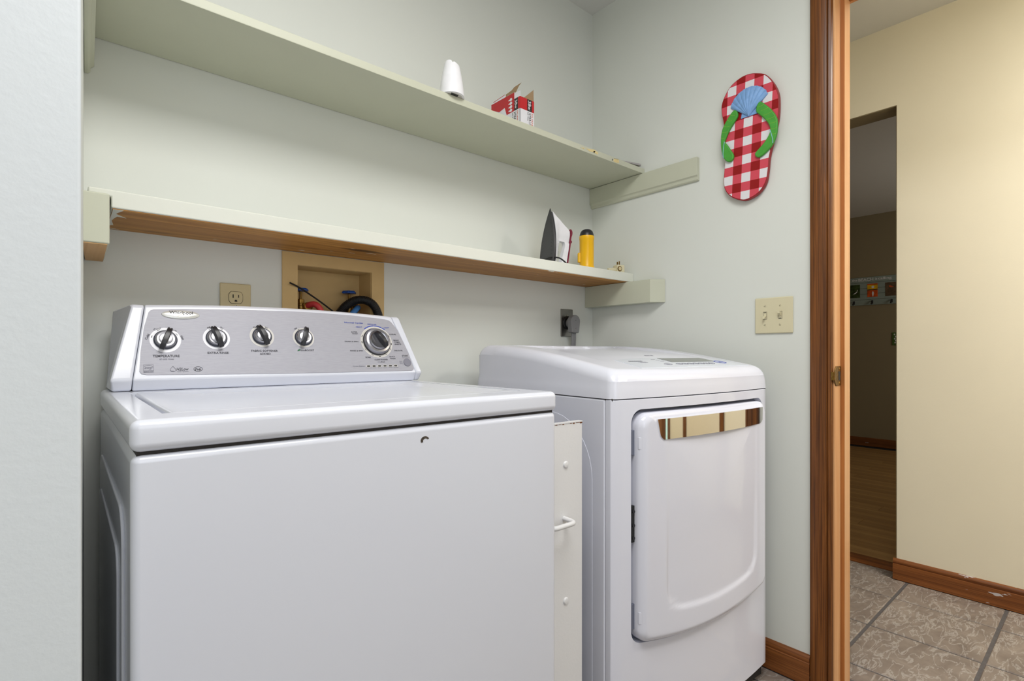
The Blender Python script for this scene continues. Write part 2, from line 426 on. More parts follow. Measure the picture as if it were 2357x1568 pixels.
# ceilings
b = B(); box(b, -1.37, XW + 0.12, -1.72, YW + 0.12, ZC, ZC + 0.02); struct('ceiling', b, 'ceiling', smooth=False)
b = B(); box(b, XW + 0.12, 2.91, -1.72, 3.0, ZH, ZH + 0.02); struct('ceiling_hall', b, 'ceiling', smooth=False)
b = B(); box(b, 2.907, 6.62, -0.6, 3.2, 2.46, 2.48); struct('ceiling_far_room', b, 'ceiling', smooth=False)
# hall wall with the plain drywall opening
b = B(); prism(b, [(-1.72, 0), (0.644, 0), (0.644, 2.092), (1.5, 2.092), (1.5, 0), (3.0, 0), (3.0, ZH + 0.02), (-1.72, ZH + 0.02)], 2.79, 2.907, axis=0)
struct('wall_hall', b, 'hall', smooth=False)
b = B(); prism(b, [(0.6435, 0), (0.647, 0), (0.647, 2.089), (1.497, 2.089), (1.497, 0), (1.5005, 0), (1.5005, 2.0925), (0.6435, 2.0925)], 2.7935, 2.908, axis=0)  # added thin liner, makes the soffit and sides of the opening darker
struct('trim_21', b, 'farwall', smooth=False)
b = B(); box(b, XW, 2.91, 3.0, 3.1, 0, ZH); struct('wall_hall_end', b, 'hall', smooth=False)
b = B(); box(b, XW + 0.12, 2.907, -1.82, -1.72, 0, ZH); struct('wall_hall_front', b, 'hall', smooth=False)
# far dark room
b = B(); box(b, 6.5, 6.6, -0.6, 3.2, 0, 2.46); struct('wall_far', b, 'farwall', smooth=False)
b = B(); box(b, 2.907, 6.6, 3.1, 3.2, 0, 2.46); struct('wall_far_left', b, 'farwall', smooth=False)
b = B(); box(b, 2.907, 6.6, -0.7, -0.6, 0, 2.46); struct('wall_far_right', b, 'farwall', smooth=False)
b = B(); box(b, 6.485, 6.5, -0.6, 3.1, 0, 0.09); struct('baseboard_far', b, 'base_y', bevel=0.003)

# ---- floors: slab of grout with a tile laid for every piece
b = B(); box(b, -1.37, 2.87, -1.72, 3.0, -0.05, -0.0035); floor = struct('floor', b, 'grout', smooth=False)
px, py, gr = 0.3195, 0.3165, 0.0085
def tile_mesh(x0, x1, y0, y1, cache={}):
    key = (round(x1 - x0, 4), round(y1 - y0, 4))
    if key not in cache:
        bm = B(); w, d = (x1 - x0) / 2, (y1 - y0) / 2
        box(bm, -w, w, -d, d, -0.008, 0.0)
        ed = [e for e in bm.edges if all(v.co.z > -0.001 for v in e.verts)]
        bmesh.ops.bevel(bm, geom=ed, offset=0.003, segments=1, affect='EDGES')
        bmesh.ops.recalc_face_normals(bm, faces=bm.faces)
        me = bpy.data.meshes.new('tile'); bm.to_mesh(me); bm.free(); me.materials.append(MT['tile']); cache[key] = me
    return cache[key]
def clip_tiles(X0, X1, Y0, Y1):
    i0 = math.floor((X0 - 2.563) / px); i1 = math.ceil((X1 - 2.563) / px)
    j0 = math.floor((Y0 - 0.604) / py); j1 = math.ceil((Y1 - 0.604) / py)
    for i in range(i0, i1):
        for j in range(j0, j1):
            xa = max(X0, 2.563 + i * px + gr / 2); xb = min(X1, 2.563 + (i + 1) * px - gr / 2)
            ya = max(Y0, 0.604 + j * py + gr * 0.6); yb = min(Y1, 0.604 + (j + 1) * py - gr * 0.6)
            if xb - xa < 0.015 or yb - ya < 0.015: continue
            o = bpy.data.objects.new('tile', tile_mesh(xa, xb, ya, yb)); COL.objects.link(o)
            o.location = ((xa + xb) / 2, (ya + yb) / 2, random.uniform(-0.0008, 0.0)); o.parent = floor
clip_tiles(0.035, 1.686, 0.625, 1.455)      # under the machines
clip_tiles(-1.24, 1.686, -1.59, 0.605)      # in front of the alcove
clip_tiles(1.70, 1.82, -0.22, 0.53)         # in the doorway
clip_tiles(1.83, 2.776, -1.0, 1.6)          # hall
clip_tiles(2.776, 2.868, 0.66, 1.49)        # in the opening of the hall wall
b = B(); prism(b, [(2.868, -0.02), (2.868, 0.002), (2.885, 0.010), (2.96, 0.010), (2.985, 0.002), (2.985, -0.02)], 0.646, 1.498, axis=1)
struct('trim_threshold', b, 'threshold')
b = B(); box(b, 2.907, 6.6, -0.6, 3.1, -0.05, -0.006); ffar = struct('floor_far_room', b, 'gap', smooth=False)
pm = {}
for i in range(27):
    x0 = 2.986 + i * 0.13
    if x0 + 0.128 > 6.485: break
    off = (i % 3) * 0.4
    y = -0.6 + (0 if off == 0 else -1.2 + off)
    while y < 3.1:
        ya, yb = max(y, -0.6), min(y + 1.2, 3.1) - 0.002
        k = round(yb - ya, 3)
        if k > 0.02:
            if k not in pm:
                bm = B(); box(bm, 0, 0.128, -k / 2, k / 2, -0.008, 0.0); bmesh.ops.recalc_face_normals(bm, faces=bm.faces)
                me = bpy.data.meshes.new('plank'); bm.to_mesh(me); bm.free(); me.materials.append(MT['plank']); pm[k] = me
            o = bpy.data.objects.new('plank', pm[k]); COL.objects.link(o); o.location = (x0, (ya + yb) / 2, 0); o.parent = ffar
        y += 1.2

# ---- baseboards
def baseboard(name, x, y0, y1, mat):       # on a wall whose face is x, looking toward -X
    bm = B(); prism(bm, [(x, 0), (x - 0.012, 0), (x - 0.012, 0.066), (x - 0.0085, 0.0685), (x - 0.011, 0.074), (x - 0.0115, 0.080), (x - 0.008, 0.087), (x - 0.003, 0.0905), (x, 0.0905)], y0, y1, axis=1)
    return struct(name, bm, mat)
baseboard('baseboard_right', XW, 0.6055, YW, 'base_y')
baseboard('baseboard_hall', 2.79, -0.324, 0.656, 'base_y')

# ---- door frame in the right wall: casing, jamb, stop, on both legs and the head
casing = [(0.5450, 1.6995), (0.5450, 1.6925), (0.5475, 1.6885), (0.5535, 1.6865), (0.5560, 1.6880), (0.5575, 1.6900), (0.5590, 1.6875), (0.5640, 1.6860), (0.5930, 1.6838), (0.6000, 1.6850), (0.6035, 1.6885), (0.6045, 1.6995)]
b = B(); prism(b, [(x, y) for y, x in casing], 0.0, 2.13, axis=2); struct('trim_1', b, 'oak_dark')
b = B(); prism(b, [(x, 0.32 - y) for y, x in casing], 0.0, 2.13, axis=2); struct('trim_2', b, 'oak_dark')
b = B(); prism(b, [(x, y + 1.524) for y, x in casing], -0.2845, 0.6045, axis=1)
for v in b.verts: pass
struct('trim_3', b, 'oak_dark')
b = B(); box(b, 1.6985, 1.8235, 0.541, 0.5655, 0, 2.09); struct('trim_4', b, 'oak_light', bevel=0.0012, seg=1)
b = B(); box(b, 1.6985, 1.8235, -0.2455, -0.221, 0, 2.09); struct('trim_5', b, 'oak_light', bevel=0.0012, seg=1)
b = B(); box(b, 1.6985, 1.8235, -0.221, 0.541, 2.065, 2.0895); struct('trim_6', b, 'oak_light', bevel=0.0012, seg=1)
MT['oak_light_x'] = MT['oak_light']
b = B(); box(b, 1.7475, 1.794, 0.5302, 0.541, 0, 2.065); st = struct('trim_7', b, 'oak_light', bevel=0.001, seg=1)
b = B(); box(b, 1.7468, 1.7475, 0.5305, 0.541, 0, 2.065); obj('stop_edge', b, 'oak_mid', st)
b = B(); box(b, 1.7475, 1.794, -0.221, -0.210, 0, 2.065); struct('trim_8', b, 'oak_light', bevel=0.001, seg=1)
b = B(); box(b, 1.7475, 1.794, -0.210, 0.5302, 2.054, 2.065); struct('trim_9', b, 'oak_mid', bevel=0.001, seg=1)
b = B(); prism(b, [(1.8243 + (1.6995 - x), y) for y, x in casing], 0.0, 2.13, axis=2); struct('trim_10', b, 'oak_dark')
# frame added around the unseen fill lamp, and a wooden door set in the wall behind the camera
for i, (x0, x1, z0, z1) in enumerate([(-0.83, -0.75, 0.62, 2.28), (0.55, 0.63, 0.62, 2.28), (-0.75, 0.55, 0.62, 0.70), (-0.75, 0.55, 2.20, 2.28)]):
    b = B(); box(b, x0, x1, -1.60, -1.582, z0, z1); struct('trim_%d' % (11 + i), b, 'oak_dark', bevel=0.003)
b = B(); box(b, 0.80, 0.86, -1.60, -1.58, 0, 2.12); struct('trim_15', b, 'oak_dark', bevel=0.003)
b = B(); box(b, 1.50, 1.56, -1.60, -1.58, 0, 2.12); struct('trim_16', b, 'oak_dark', bevel=0.003)
b = B(); box(b, 0.86, 1.50, -1.60, -1.588, 0.01, 2.06); d1 = struct('door_1', b, 'door_white', bevel=0.003)
# hall door and narrow window opposite the doorway (seen only in the chrome)
for i, (y0, y1) in enumerate([(-0.385, -0.325), (-0.985, -0.925), (-1.43, -1.335), (-1.29, -1.25)]):
    b = B(); box(b, 2.775, 2.79, y0, y1, 0.0, 2.12); struct('trim_%d' % (17 + i), b, 'oak_dark', bevel=0.003)
b = B(); box(b, 2.782, 2.79, -0.925, -0.385, 0.01, 2.06); struct('door_2', b, 'door_white', bevel=0.003)
b = B(); box(b, 2.784, 2.789, -1.335, -1.29, 0.3, 2.06); struct('window_1', b, 'daylight_pane')
# unseen ceiling fixtures added around the overhead and hall fill lamps
t = thing('added_ceiling_light', 'flat rectangular panel added unseen around the overhead fill lamp', 'ceiling light', (0.42, 0.05, 2.38))
b = B(); box(b, -0.48, 0.48, -0.43, 0.43, 0.012, 0.05); obj('housing', b, 'enamel_c', t, bevel=0.005)
b = B(); box(b, -0.45, 0.45, -0.40, 0.40, 0.0, 0.012); obj('diffuser', b, 'diffuser', t, bevel=0.003)
t = thing('added_ceiling_light', 'square panel added unseen around the fill lamp of the hall', 'ceiling light', (2.25, -0.75, 2.405))
b = B(); box(b, -0.28, 0.28, -0.28, 0.28, 0.012, 0.045); obj('housing', b, 'enamel_c', t, bevel=0.005)
b = B(); box(b, -0.25, 0.25, -0.25, 0.25, 0.0, 0.012); obj('diffuser', b, 'diffuser', t, bevel=0.003)
# ------------------------------------------------------------------ shelves and their cleats
t = thing('wall_shelf', 'long upper shelf board painted sage green, holding the light bulb box', 'shelf', (0, 0, 1.688))
b = B(); box(b, 0.036, 1.6995, 1.196, 1.4595, 0, 0.020); obj('board', b, 'shelf', t, bevel=0.002, seg=2)
bd = t.children[0] if t.children else None
for nm, m_, polys in (('chipped_paint', 'card_chip', [[(1.358, 0.012), (1.385, 0.016), (1.402, 0.0195), (1.425, 0.013), (1.420, 0.006), (1.400, 0.009), (1.380, 0.007)], [(1.508, 0.004), (1.512, 0.014), (1.538, 0.017), (1.543, 0.006), (1.525, 0.0025)], [(1.330, 0.008), (1.350, 0.0125), (1.352, 0.008)]]),
                      ('chip_shadow', 'chip', [[(1.396, 0.010), (1.405, 0.0155), (1.409, 0.014), (1.403, 0.008)], [(1.500, 0.006), (1.504, 0.012), (1.507, 0.011), (1.504, 0.005)], [(1.512, 0.014), (1.538, 0.017), (1.538, 0.0182), (1.512, 0.0152)]])):  # second set: dark slivers painted as shadow along the chip edges
    for pl_ in polys: b = B(); prism(b, pl_, 1.1955, 1.1975, axis=1); obj(nm, b, m_, t, smooth=False)
t = thing('wall_shelf', 'lower shelf board with pale painted edge and bare pine underside, holding the iron', 'shelf', (0, 0, 1.273))
b = B(); prism(b, [(0.0325, 0.0225), (0.0668, 0.0225), (0.0668, 0.0015), (1.6985, 0.0015), (1.6985, 0.036), (0.0325, 0.036)], 1.2466, 1.4595, axis=1); obj('board', b, 'shelf_w', t, bevel=0.003, seg=3)
b = B(); box(b, 0.0695, 1.690, 1.2495, 1.4590, 0.0, 0.0015)
o = obj('bare_underside', b, 'pine', t); o['label'] = 'bare unpainted pine underside'
b = B(); prism(b, [(0.0700, 1.2500), (0.0860, 1.2500), (0.0835, 1.262), (0.0790, 1.275), (0.0765, 1.290), (0.0950, 1.318), (0.0800, 1.312), (0.0760, 1.335), (0.0735, 1.360), (0.0790, 1.405), (0.0740, 1.410), (0.0700, 1.415)], -0.0004, 0.0003)
obj('paint_patch', b, 'shelf_w', t)
# left lower block
t = thing('shelf_cleat', 'thick painted block with bare wood underside carrying the left end of the lower shelf', 'shelf bracket', (0, 0, 1.2))
b = B(); prism(b, [(0.0225, 1.222), (0.0635, 1.222), (0.0655, 1.4595), (0.0325, 1.4595)], 0.001, 0.0945); obj('block', b, 'shelf', t, bevel=0.003, seg=3)
b = B(); prism(b, [(0.0240, 1.2245), (0.0600, 1.2245), (0.0635, 1.4585), (0.0335, 1.4585)], -0.0005, 0.001)
o = obj('bare_underside', b, 'endgrain', t); o['label'] = 'bare wood underside'
# right lower block, front end cut at an angle
t = thing('shelf_cleat', 'short thick painted block on the right wall under the lower shelf', 'shelf bracket', (0, 0, 1.186))
b = B(); prism(b, [(1.653, 1.4595), (1.653, 1.139), (1.6985, 1.104), (1.6985, 1.4595)], 0, 0.0863); obj('block', b, 'shelf', t, bevel=0.002, seg=2)
# upper cleats: boards with a moulded lower edge
def cleat(label, x_wall, s, y0, y1, sk=0.0):
    t = thing('shelf_cleat', label, 'shelf bracket', (0, 0, 1.605))
    pr = [(0, 0.0), (0.006, 0.0), (0.010, 0.004), (0.011, 0.013), (0.014, 0.016), (0.017, 0.018), (0.0175, 0.0815), (0, 0.0815)]
    bm = B()
    lo = [bm.verts.new((x_wall + s * a, y0, z)) for a, z in pr]; hi = [bm.verts.new((x_wall + sk + s * a, y1, z)) for a, z in pr]
    bm.faces.new(lo); bm.faces.new(list(reversed(hi)))
    for i in range(len(pr)): bm.faces.new((lo[i], hi[i], hi[(i + 1) % len(pr)], lo[(i + 1) % len(pr)]))
    obj('board', bm, 'shelf', t, bevel=0.0008, seg=1)
cleat('moulded painted board on the right wall carrying the upper shelf', XW - 0.0005, -1, 0.967, 1.4595)
cleat('moulded painted board on the left alcove wall carrying the upper shelf', 0.0190, 1, 0.93, 1.4595, 0.0128)

# ------------------------------------------------------------------ washing machine
WX, WY = 0.057, 0.737
W = thing('washing_machine', 'white top-loading washing machine with silver control panel and five knobs', 'washing machine', (WX, WY, 0))
ww, wd = 0.692, 0.665
b = B(); box(b, 0, ww, 0, wd, 0.03, 0.8805)
obj('cabinet', b, 'enamel', W, bevel=0.010, seg=4)
# embossed panel on the left side
b = B(); prism(b, rrect(0.075, wd - 0.06, 0.10, 0.80, 0.05, 6), -0.0035, 0.001, axis=0); obj('side_emboss', b, 'enamel_c', W, bevel=0.003, seg=3)
b = B(); prism(b, rrect(0.115, wd - 0.10, 0.15, 0.74, 0.04, 6), -0.006, -0.002, axis=0); obj('side_emboss', b, 'enamel_c', W, bevel=0.003, seg=3)
b = B(); box(b, 0.006, ww - 0.006, 0.006, wd - 0.01, 0.876, 0.886); obj('seam_shade', b, 'gap', W)  # dark insert standing in for shade in the seam under the top
for x in (0.05, ww - 0.05):
    for y in (0.05, wd - 0.05):
        b = B(); lathe(b, [(0.022, 0.0), (0.022, 0.012), (0.012, 0.014), (0.012, 0.04)], 16, (x, y, 0)); obj('foot', b, 'black_r', W)
# top with a pocket for the lid
b = B(); box(b, -0.001, ww + 0.001, -0.003, wd, 0.8835, 0.9215)
top = obj('top_panel', b, 'enamel_c', W, bevel=0.011, seg=5)
top.modifiers.clear()
c = B(); box(c, 0.0375, 0.652, 0.0615, 0.505, 0.910, 0.95); boolean_cut(top, c)
wn = top.modifiers.new('weighted_normals', 'WEIGHTED_NORMAL'); wn.keep_sharp = True
# dished lid
def sstep(a, b_, x):
    t = max(0, min(1, (x - a) / (b_ - a))); return t * t * (3 - 2 * t)
lx0, lx1, ly0, ly1 = 0.0465, 0.6505, 0.0635, 0.503
def lid_z(x, y):
    e = min(x - lx0, lx1 - x, y - ly0, ly1 - y)
    rim = 0.9215 - 0.004 * (1 - math.sqrt(max(0, 1 - (1 - min(e, 0.005) / 0.005) ** 2)))
    dish = sstep(0.008, 0.06 + 0.10 * (y - ly0), x - lx0) * sstep(0.008, 0.045, lx1 - x) * sstep(0.014, 0.045, y - ly0)
    return rim - 0.0065 * dish
b = B()
us = [0, .003, .006, .009, .012, .018, .025, .034, .045, .06, .08, .11, .16, .23, .32, .42, .5, .58, .68, .77, .84, .89, .92, .94, .955, .966, .975, .982, .988, .991, .994, .997, 1]
vg = grid(b, len(us) - 1, len(us) - 1, lambda u, v: (lx0 + (lx1 - lx0) * us[round(u * (len(us) - 1))], ly0 + (ly1 - ly0) * us[round(v * (len(us) - 1))], lid_z(lx0 + (lx1 - lx0) * us[round(u * (len(us) - 1))], ly0 + (ly1 - ly0) * us[round(v * (len(us) - 1))])))
edge = [e for e in b.edges if len(e.link_faces) == 1]
ex = bmesh.ops.extrude_edge_only(b, edges=edge)
for v in [g for g in ex['geom'] if isinstance(g, bmesh.types.BMVert)]: v.co.z = 0.9105
obj('lid', b, 'enamel_c', W, wn=False)
b = B()
for y in (0.45, 0.462, 0.474, 0.486): box(b, 0.0395, 0.0455, y, y + 0.004, 0.9085, 0.914)
obj('lid_hinge', b, 'recess', W)
# chipped paint on the front
b = B()
pts = arc(0, 0, 0.0085, 20, 205, 12); inn = arc(0.0012, -0.0012, 0.0050, 205, 35, 12)
prism(b, [(0.388 + x * 0.95, 0.8565 + z * 0.8) for x, z in pts + inn], -0.0004, 0.001, axis=1)
o = obj('paint_chip', b, 'chip', W); o['label'] = 'dark crescent of chipped paint'
# ---- console housing: middle and two end caps (loft through six profile stations, crowned in the middle)
prof = [  # y, z, outL, seamL, seamR, outR   (world x)
    (1.286, 0.9220, 0.069, 0.1022, 0.7415, 0.757),
    (1.275, 0.9445, 0.065, 0.1023, 0.7420, 0.762),
    (1.335, 1.0965, 0.104, 0.1280, 0.6980, 0.722),
    (1.345, 1.1010, 0.106, 0.1285, 0.6975, 0.720),
    (1.408, 1.0900, 0.077, 0.1285, 0.6975, 0.742),
    (1.412, 0.9220, 0.067, 0.1022, 0.7415, 0.758)]
crown = [0, 0, 0.009, 0.009, 0.009, 0]
def loft(cols):
    bm = B(); rings = []
    for f in cols:
        ring = []
        for k, p in enumerate(prof):
            x, cr = f(k, p); ring.append(bm.verts.new((x - WX, p[0] + 0.38 * cr - WY, p[1] + cr)))
        rings.append(ring)
    n = len(prof)
    for a, c_ in zip(rings, rings[1:]):
        for k in range(n): bm.faces.new((a[k], a[(k + 1) % n], c_[(k + 1) % n], c_[k]))
    bm.faces.new(rings[0]); bm.faces.new(list(reversed(rings[-1])))
    return bm
def mid(t): return lambda k, p: (p[3] + (p[4] - p[3]) * t, crown[k] * (1 - (2 * t - 1) ** 2))
con = obj('console_housing', loft([mid(i / 14) for i in range(15)]), 'enamel_c', W, bevel=0.003, seg=3, ang=12)
obj('end_cap', loft([lambda k, p: (p[2], 0), lambda k, p: (p[3] - 0.0008, 0)]), 'enamel_c', con, bevel=0.005, seg=4, ang=20)
obj('end_cap', loft([lambda k, p: (p[4] + 0.0008, 0), lambda k, p: (p[5], 0)]), 'enamel_c', con, bevel=0.005, seg=4, ang=20)
b = B(); box(b, 0.110 - WX, 0.735 - WX, 1.29 - WY, 1.40 - WY, 0.9185, 0.9225); obj('console_seam_shade', b, 'gap', con)  # dark insert in place of shade in the joint below the console
# ---- plane of the control panel: u is world x, v climbs the face
VN = math.hypot(0.06, 0.152); cu_, cv_ = 0.06 / VN, 0.152 / VN
def crown_v(u):
    tt = (u - 0.115) / 0.605; return 0.009 * max(0, 1 - (2 * tt - 1) ** 2)
def cp(u, v, n=0.0):
    """point on the crowned control face"""
    f = crown_v(u) * max(0, min(1, v / 0.1634)) * 0.25
    return Vector((u - WX, 1.275 + cu_ * v + f * 0 - cv_ * n - WY, 0.9445 + cv_ * v + cu_ * n))
PU, PV, PN = Vector((1, 0, 0)), Vector((0, cu_, cv_)), Vector((0, -cv_, cu_))
outline = [(0.1137, 0.0177), (0.1173, 0.0631), (0.1245, 0.1157), (0.1334, 0.1496), (0.1370, 0.1542), (0.1425, 0.1570), (0.1946, 0.1612), (0.30, 0.1655), (0.4152, 0.1680), (0.5000, 0.1675), (0.5755, 0.1650), (0.6600, 0.1590), (0.6754, 0.1572), (0.6870, 0.1545), (0.6940, 0.1490), (0.7085, 0.1258), (0.7290, 0.0577), (0.7360, 0.0110), (0.7340, 0.0065), (0.7290, 0.0048), (0.5494, 0.0050), (0.3962, 0.0058), (0.1865, 0.0090), (0.1261, 0.0102), (0.1167, 0.0125)]
b = B()
fr = [b.verts.new(cp(u, v, 0.0012)) for u, v in outline]; bk = [b.verts.new(cp(u, v, -0.0015)) for u, v in outline]
b.faces.new(fr); b.faces.new(list(reversed(bk)))
for i in range(len(outline)): b.faces.new((fr[i], fr[(i + 1) % len(outline)], bk[(i + 1) % len(outline)], bk[i]))
panel = obj('control_panel', b, 'silver_panel', W)
panel['label'] = 'brushed silver control panel with printed settings'
def flat(name, pts, mat, n0=0.0012, n1=0.0016, parent=None):
    bm = B(); a = [bm.verts.new(cp(u, v, n1)) for u, v in pts]; c_ = [bm.verts.new(cp(u, v, n0 - 0.0006)) for u, v in pts]
    bm.faces.new(a); bm.faces.new(list(reversed(c_)))
    for i in range(len(pts)): bm.faces.new((a[i], a[(i + 1) % len(pts)], c_[(i + 1) % len(pts)], c_[i]))
    return obj(name, bm, mat, parent or panel, smooth=False)
def disc(u, v, r, rv=None, n=32): return [(u + r * math.cos(2 * PI * k / n), v + (rv or r) * math.sin(2 * PI * k / n)) for k in range(n)]
def ptext(s, u0, u1, v0, h, mat='ink', rot=0.0, shear=0.0, name='lettering'):
    return text(name, s, panel, mat, cp((u0 + u1) / 2, v0 + h / 2, 0.0018), PU, PV, u1 - u0, h, rot, shear)
# brand badge
b = B(); rows = []
for s_, n_ in ((1.0, 0.0010), (0.97, 0.0030), (0.85, 0.0042), (0.5, 0.0048)):
    rows.append([b.verts.new(cp(0.1912 + 0.0356 * s_ * math.cos(2 * PI * k / 40), 0.1462 + 0.0104 * s_ * math.sin(2 * PI * k / 40), n_)) for k in range(40)])
for a, c_ in zip(rows, rows[1:]):
    for k in range(40): b.faces.new((a[k], a[(k + 1) % 40], c_[(k + 1) % 40], c_[k]))
b.faces.new(rows[-1])
obj('brand_badge', b, 'badge', panel)
text('lettering', 'Whirlpool', panel, 'ink', cp(0.1915, 0.1488, 0.0055), PU, PV, 0.0435, 0.0092)
b = B(); tube(b, [cp(0.1895 + 0.006 * math.cos(a * 0.35) * 1.0, 0.1475 + 0.0062 * math.sin(a * 0.35 + 2.2), 0.0058) for a in range(0, 12)], 0.00022, 5)
obj('badge_swirl', b, 'gold', panel)
# labels
ptext('TEMPERATURE', 0.1369, 0.184, 0.0479, 0.0052); ptext('all cold rinses', 0.1483, 0.1734, 0.0422, 0.0034, 'ink_g')
ptext('EXTRA RINSE', 0.2362, 0.2775, 0.0553, 0.0048); ptext('FABRIC SOFTENER', 0.3246, 0.3823, 0.0602, 0.0048); ptext('ADDED', 0.342, 0.3655, 0.0526, 0.0048)
ptext('EcoBOOST', 0.4352, 0.468, 0.062, 0.0042)
flat('leaf_mark', [(0.4272, 0.0617), (0.4290, 0.0655), (0.4325, 0.0668), (0.4346, 0.0670), (0.4342, 0.0645), (0.4318, 0.0624), (0.4290, 0.0622)], 'leafg')
ptext('H2Low', 0.1773, 0.1987, 0.0180, 0.0062, shear=0.2); ptext('wash system', 0.1775, 0.1985, 0.0138, 0.0028, 'ink_g')
b = B(); tube(b, [cp(u, v, 0.0018) for u, v in [(0.1708, 0.0276), (0.1675, 0.0235), (0.1656, 0.0205), (0.1662, 0.0178), (0.1685, 0.0161), (0.1708, 0.0157), (0.1735, 0.0163), (0.1755, 0.0182), (0.1757, 0.0207), (0.1738, 0.0237), (0.1708, 0.0276)]], 0.0003, 6)
obj('droplet_mark', b, 'ink_g', panel)
flat('droplet_shade', [(0.1664, 0.0182), (0.1685, 0.0166), (0.1708, 0.0162), (0.1730, 0.0167), (0.1716, 0.0176), (0.1690, 0.0178)], 'ink_g')
ptext('he', 0.2110, 0.2212, 0.0172, 0.0066, shear=0.25)
b = B(); tube(b, [cp(u, v, 0.0018) for u, v in disc(0.2161, 0.0206, 0.0079, 0.0052, 28)] + [cp(0.224, 0.0206, 0.0018)], 0.00035, 6); obj('oval_mark', b, 'ink', panel)
# energy mark: square frame, arc and lettering
b = B()
for q in ([(0.1204, 0.0154), (0.1372, 0.0154), (0.1372, 0.0317), (0.1207, 0.0317), (0.1204, 0.0154)], [(0.1204, 0.0188), (0.1372, 0.0188)], [(0.1212, 0.0270), (0.1250, 0.0296), (0.1295, 0.0303), (0.1340, 0.0292), (0.1368, 0.0265)]):
    tube(b, [cp(u, v, 0.0017) for u, v in q], 0.0002, 5)
obj('energy_mark', b, 'ink_g', panel)
ptext('energy', 0.1222, 0.1352, 0.0212, 0.0054, 'ink_g', shear=0.4); ptext('ENERGY STAR', 0.1212, 0.1364, 0.0160, 0.0021, 'ink_g')
ptext('Normal Cycles', 0.5574, 0.6082, 0.1398, 0.0056, 'ink_b'); ptext('HEAVY', 0.5870, 0.6047, 0.1297, 0.0034, 'ink_b'); ptext('REGULAR', 0.6215, 0.6475, 0.1388, 0.0034, 'ink_b'); ptext('LIGHT', 0.6680, 0.6830, 0.1300, 0.0034, 'ink_b')
for s_, u0, u1, v0, h in [('SUPER', .5715, .5887, .1147, .0034), ('WASH', .5731, .5887, .1099, .0034), ('DRAIN & SPIN', .55, .5864, .0873, .0036), ('RINSE & SPIN', .5606, .5951, .0613, .0038), ('SOAK', .5995, .6147, .0427, .004), ('CLEAN WASHER', .6238, .6619, .0361, .0036), ('QUICK', .6681, .6855, .044, .004), ('WASH', .6689, .6854, .0385, .004), ('DELICATE', .6865, .7115, .062, .0038), ('BULKY', .69, .707, .0928, .0036), ('ITEMS/', .6909, .7088, .0872, .0036), ('SHEETS', .6912, .7111, .081, .0038), ('CASUAL', .6801, .7013, .1106, .0036), ('START', .7069, .7262, .046, .0046), ('Cycle Status', .5606, .5932, .0176, .0046)]:
    ptext(s_, u0, u1, v0, h, 'ink' if s_ != 'Cycle Status' else 'ink_g')
ptext('with', .6308, .6385, .0300, .0032, 'ink_g'); ptext('affresh', .6395, .6525, .0297, .0036, 'ink', shear=0.3)
ptext('Pause/Unlock', .7062, .728, .0418, .0022, 'ink_g')
for s_, v0 in (('Hold', .0312), ('3 sec to', .0280), ('cancel', .0250)): ptext(s_, .6955, .7045, v0, .0022, 'ink_g')
for u, s_ in zip((.6036, .6192, .6349, .6504, .6663, .682), ('Sensing', 'Wash', 'Rinse', 'Spin', 'Done', 'Lid Locked')):
    flat('indicator_surround', [(u + a, .0199 + c_) for a, c_ in rrect(-.0062, .0062, -.0032, .0032, .0030, 4)], 'ring_g', n1=0.0015)
    flat('indicator_light', [(u + a, .0199 + c_) for a, c_ in rrect(-.0046, .0046, -.0021, .0021, .0019, 4)], 'black', n1=0.0019)
    w_ = 0.0050 if len(s_) < 6 else 0.0070
    ptext(s_, u - w_, u + w_, .0138, .0022, 'ink_g')
# blue arc over the cycle dial
for a0, a1 in ((128, 117.5), (116, 91), (89.5, 64), (62.5, 50)):
    flat('cycle_arc', arc(0.639, 0.089, 0.0484, a0, a1, 6) + arc(0.639, 0.089, 0.0452, a1, a0, 6), 'ink_b')
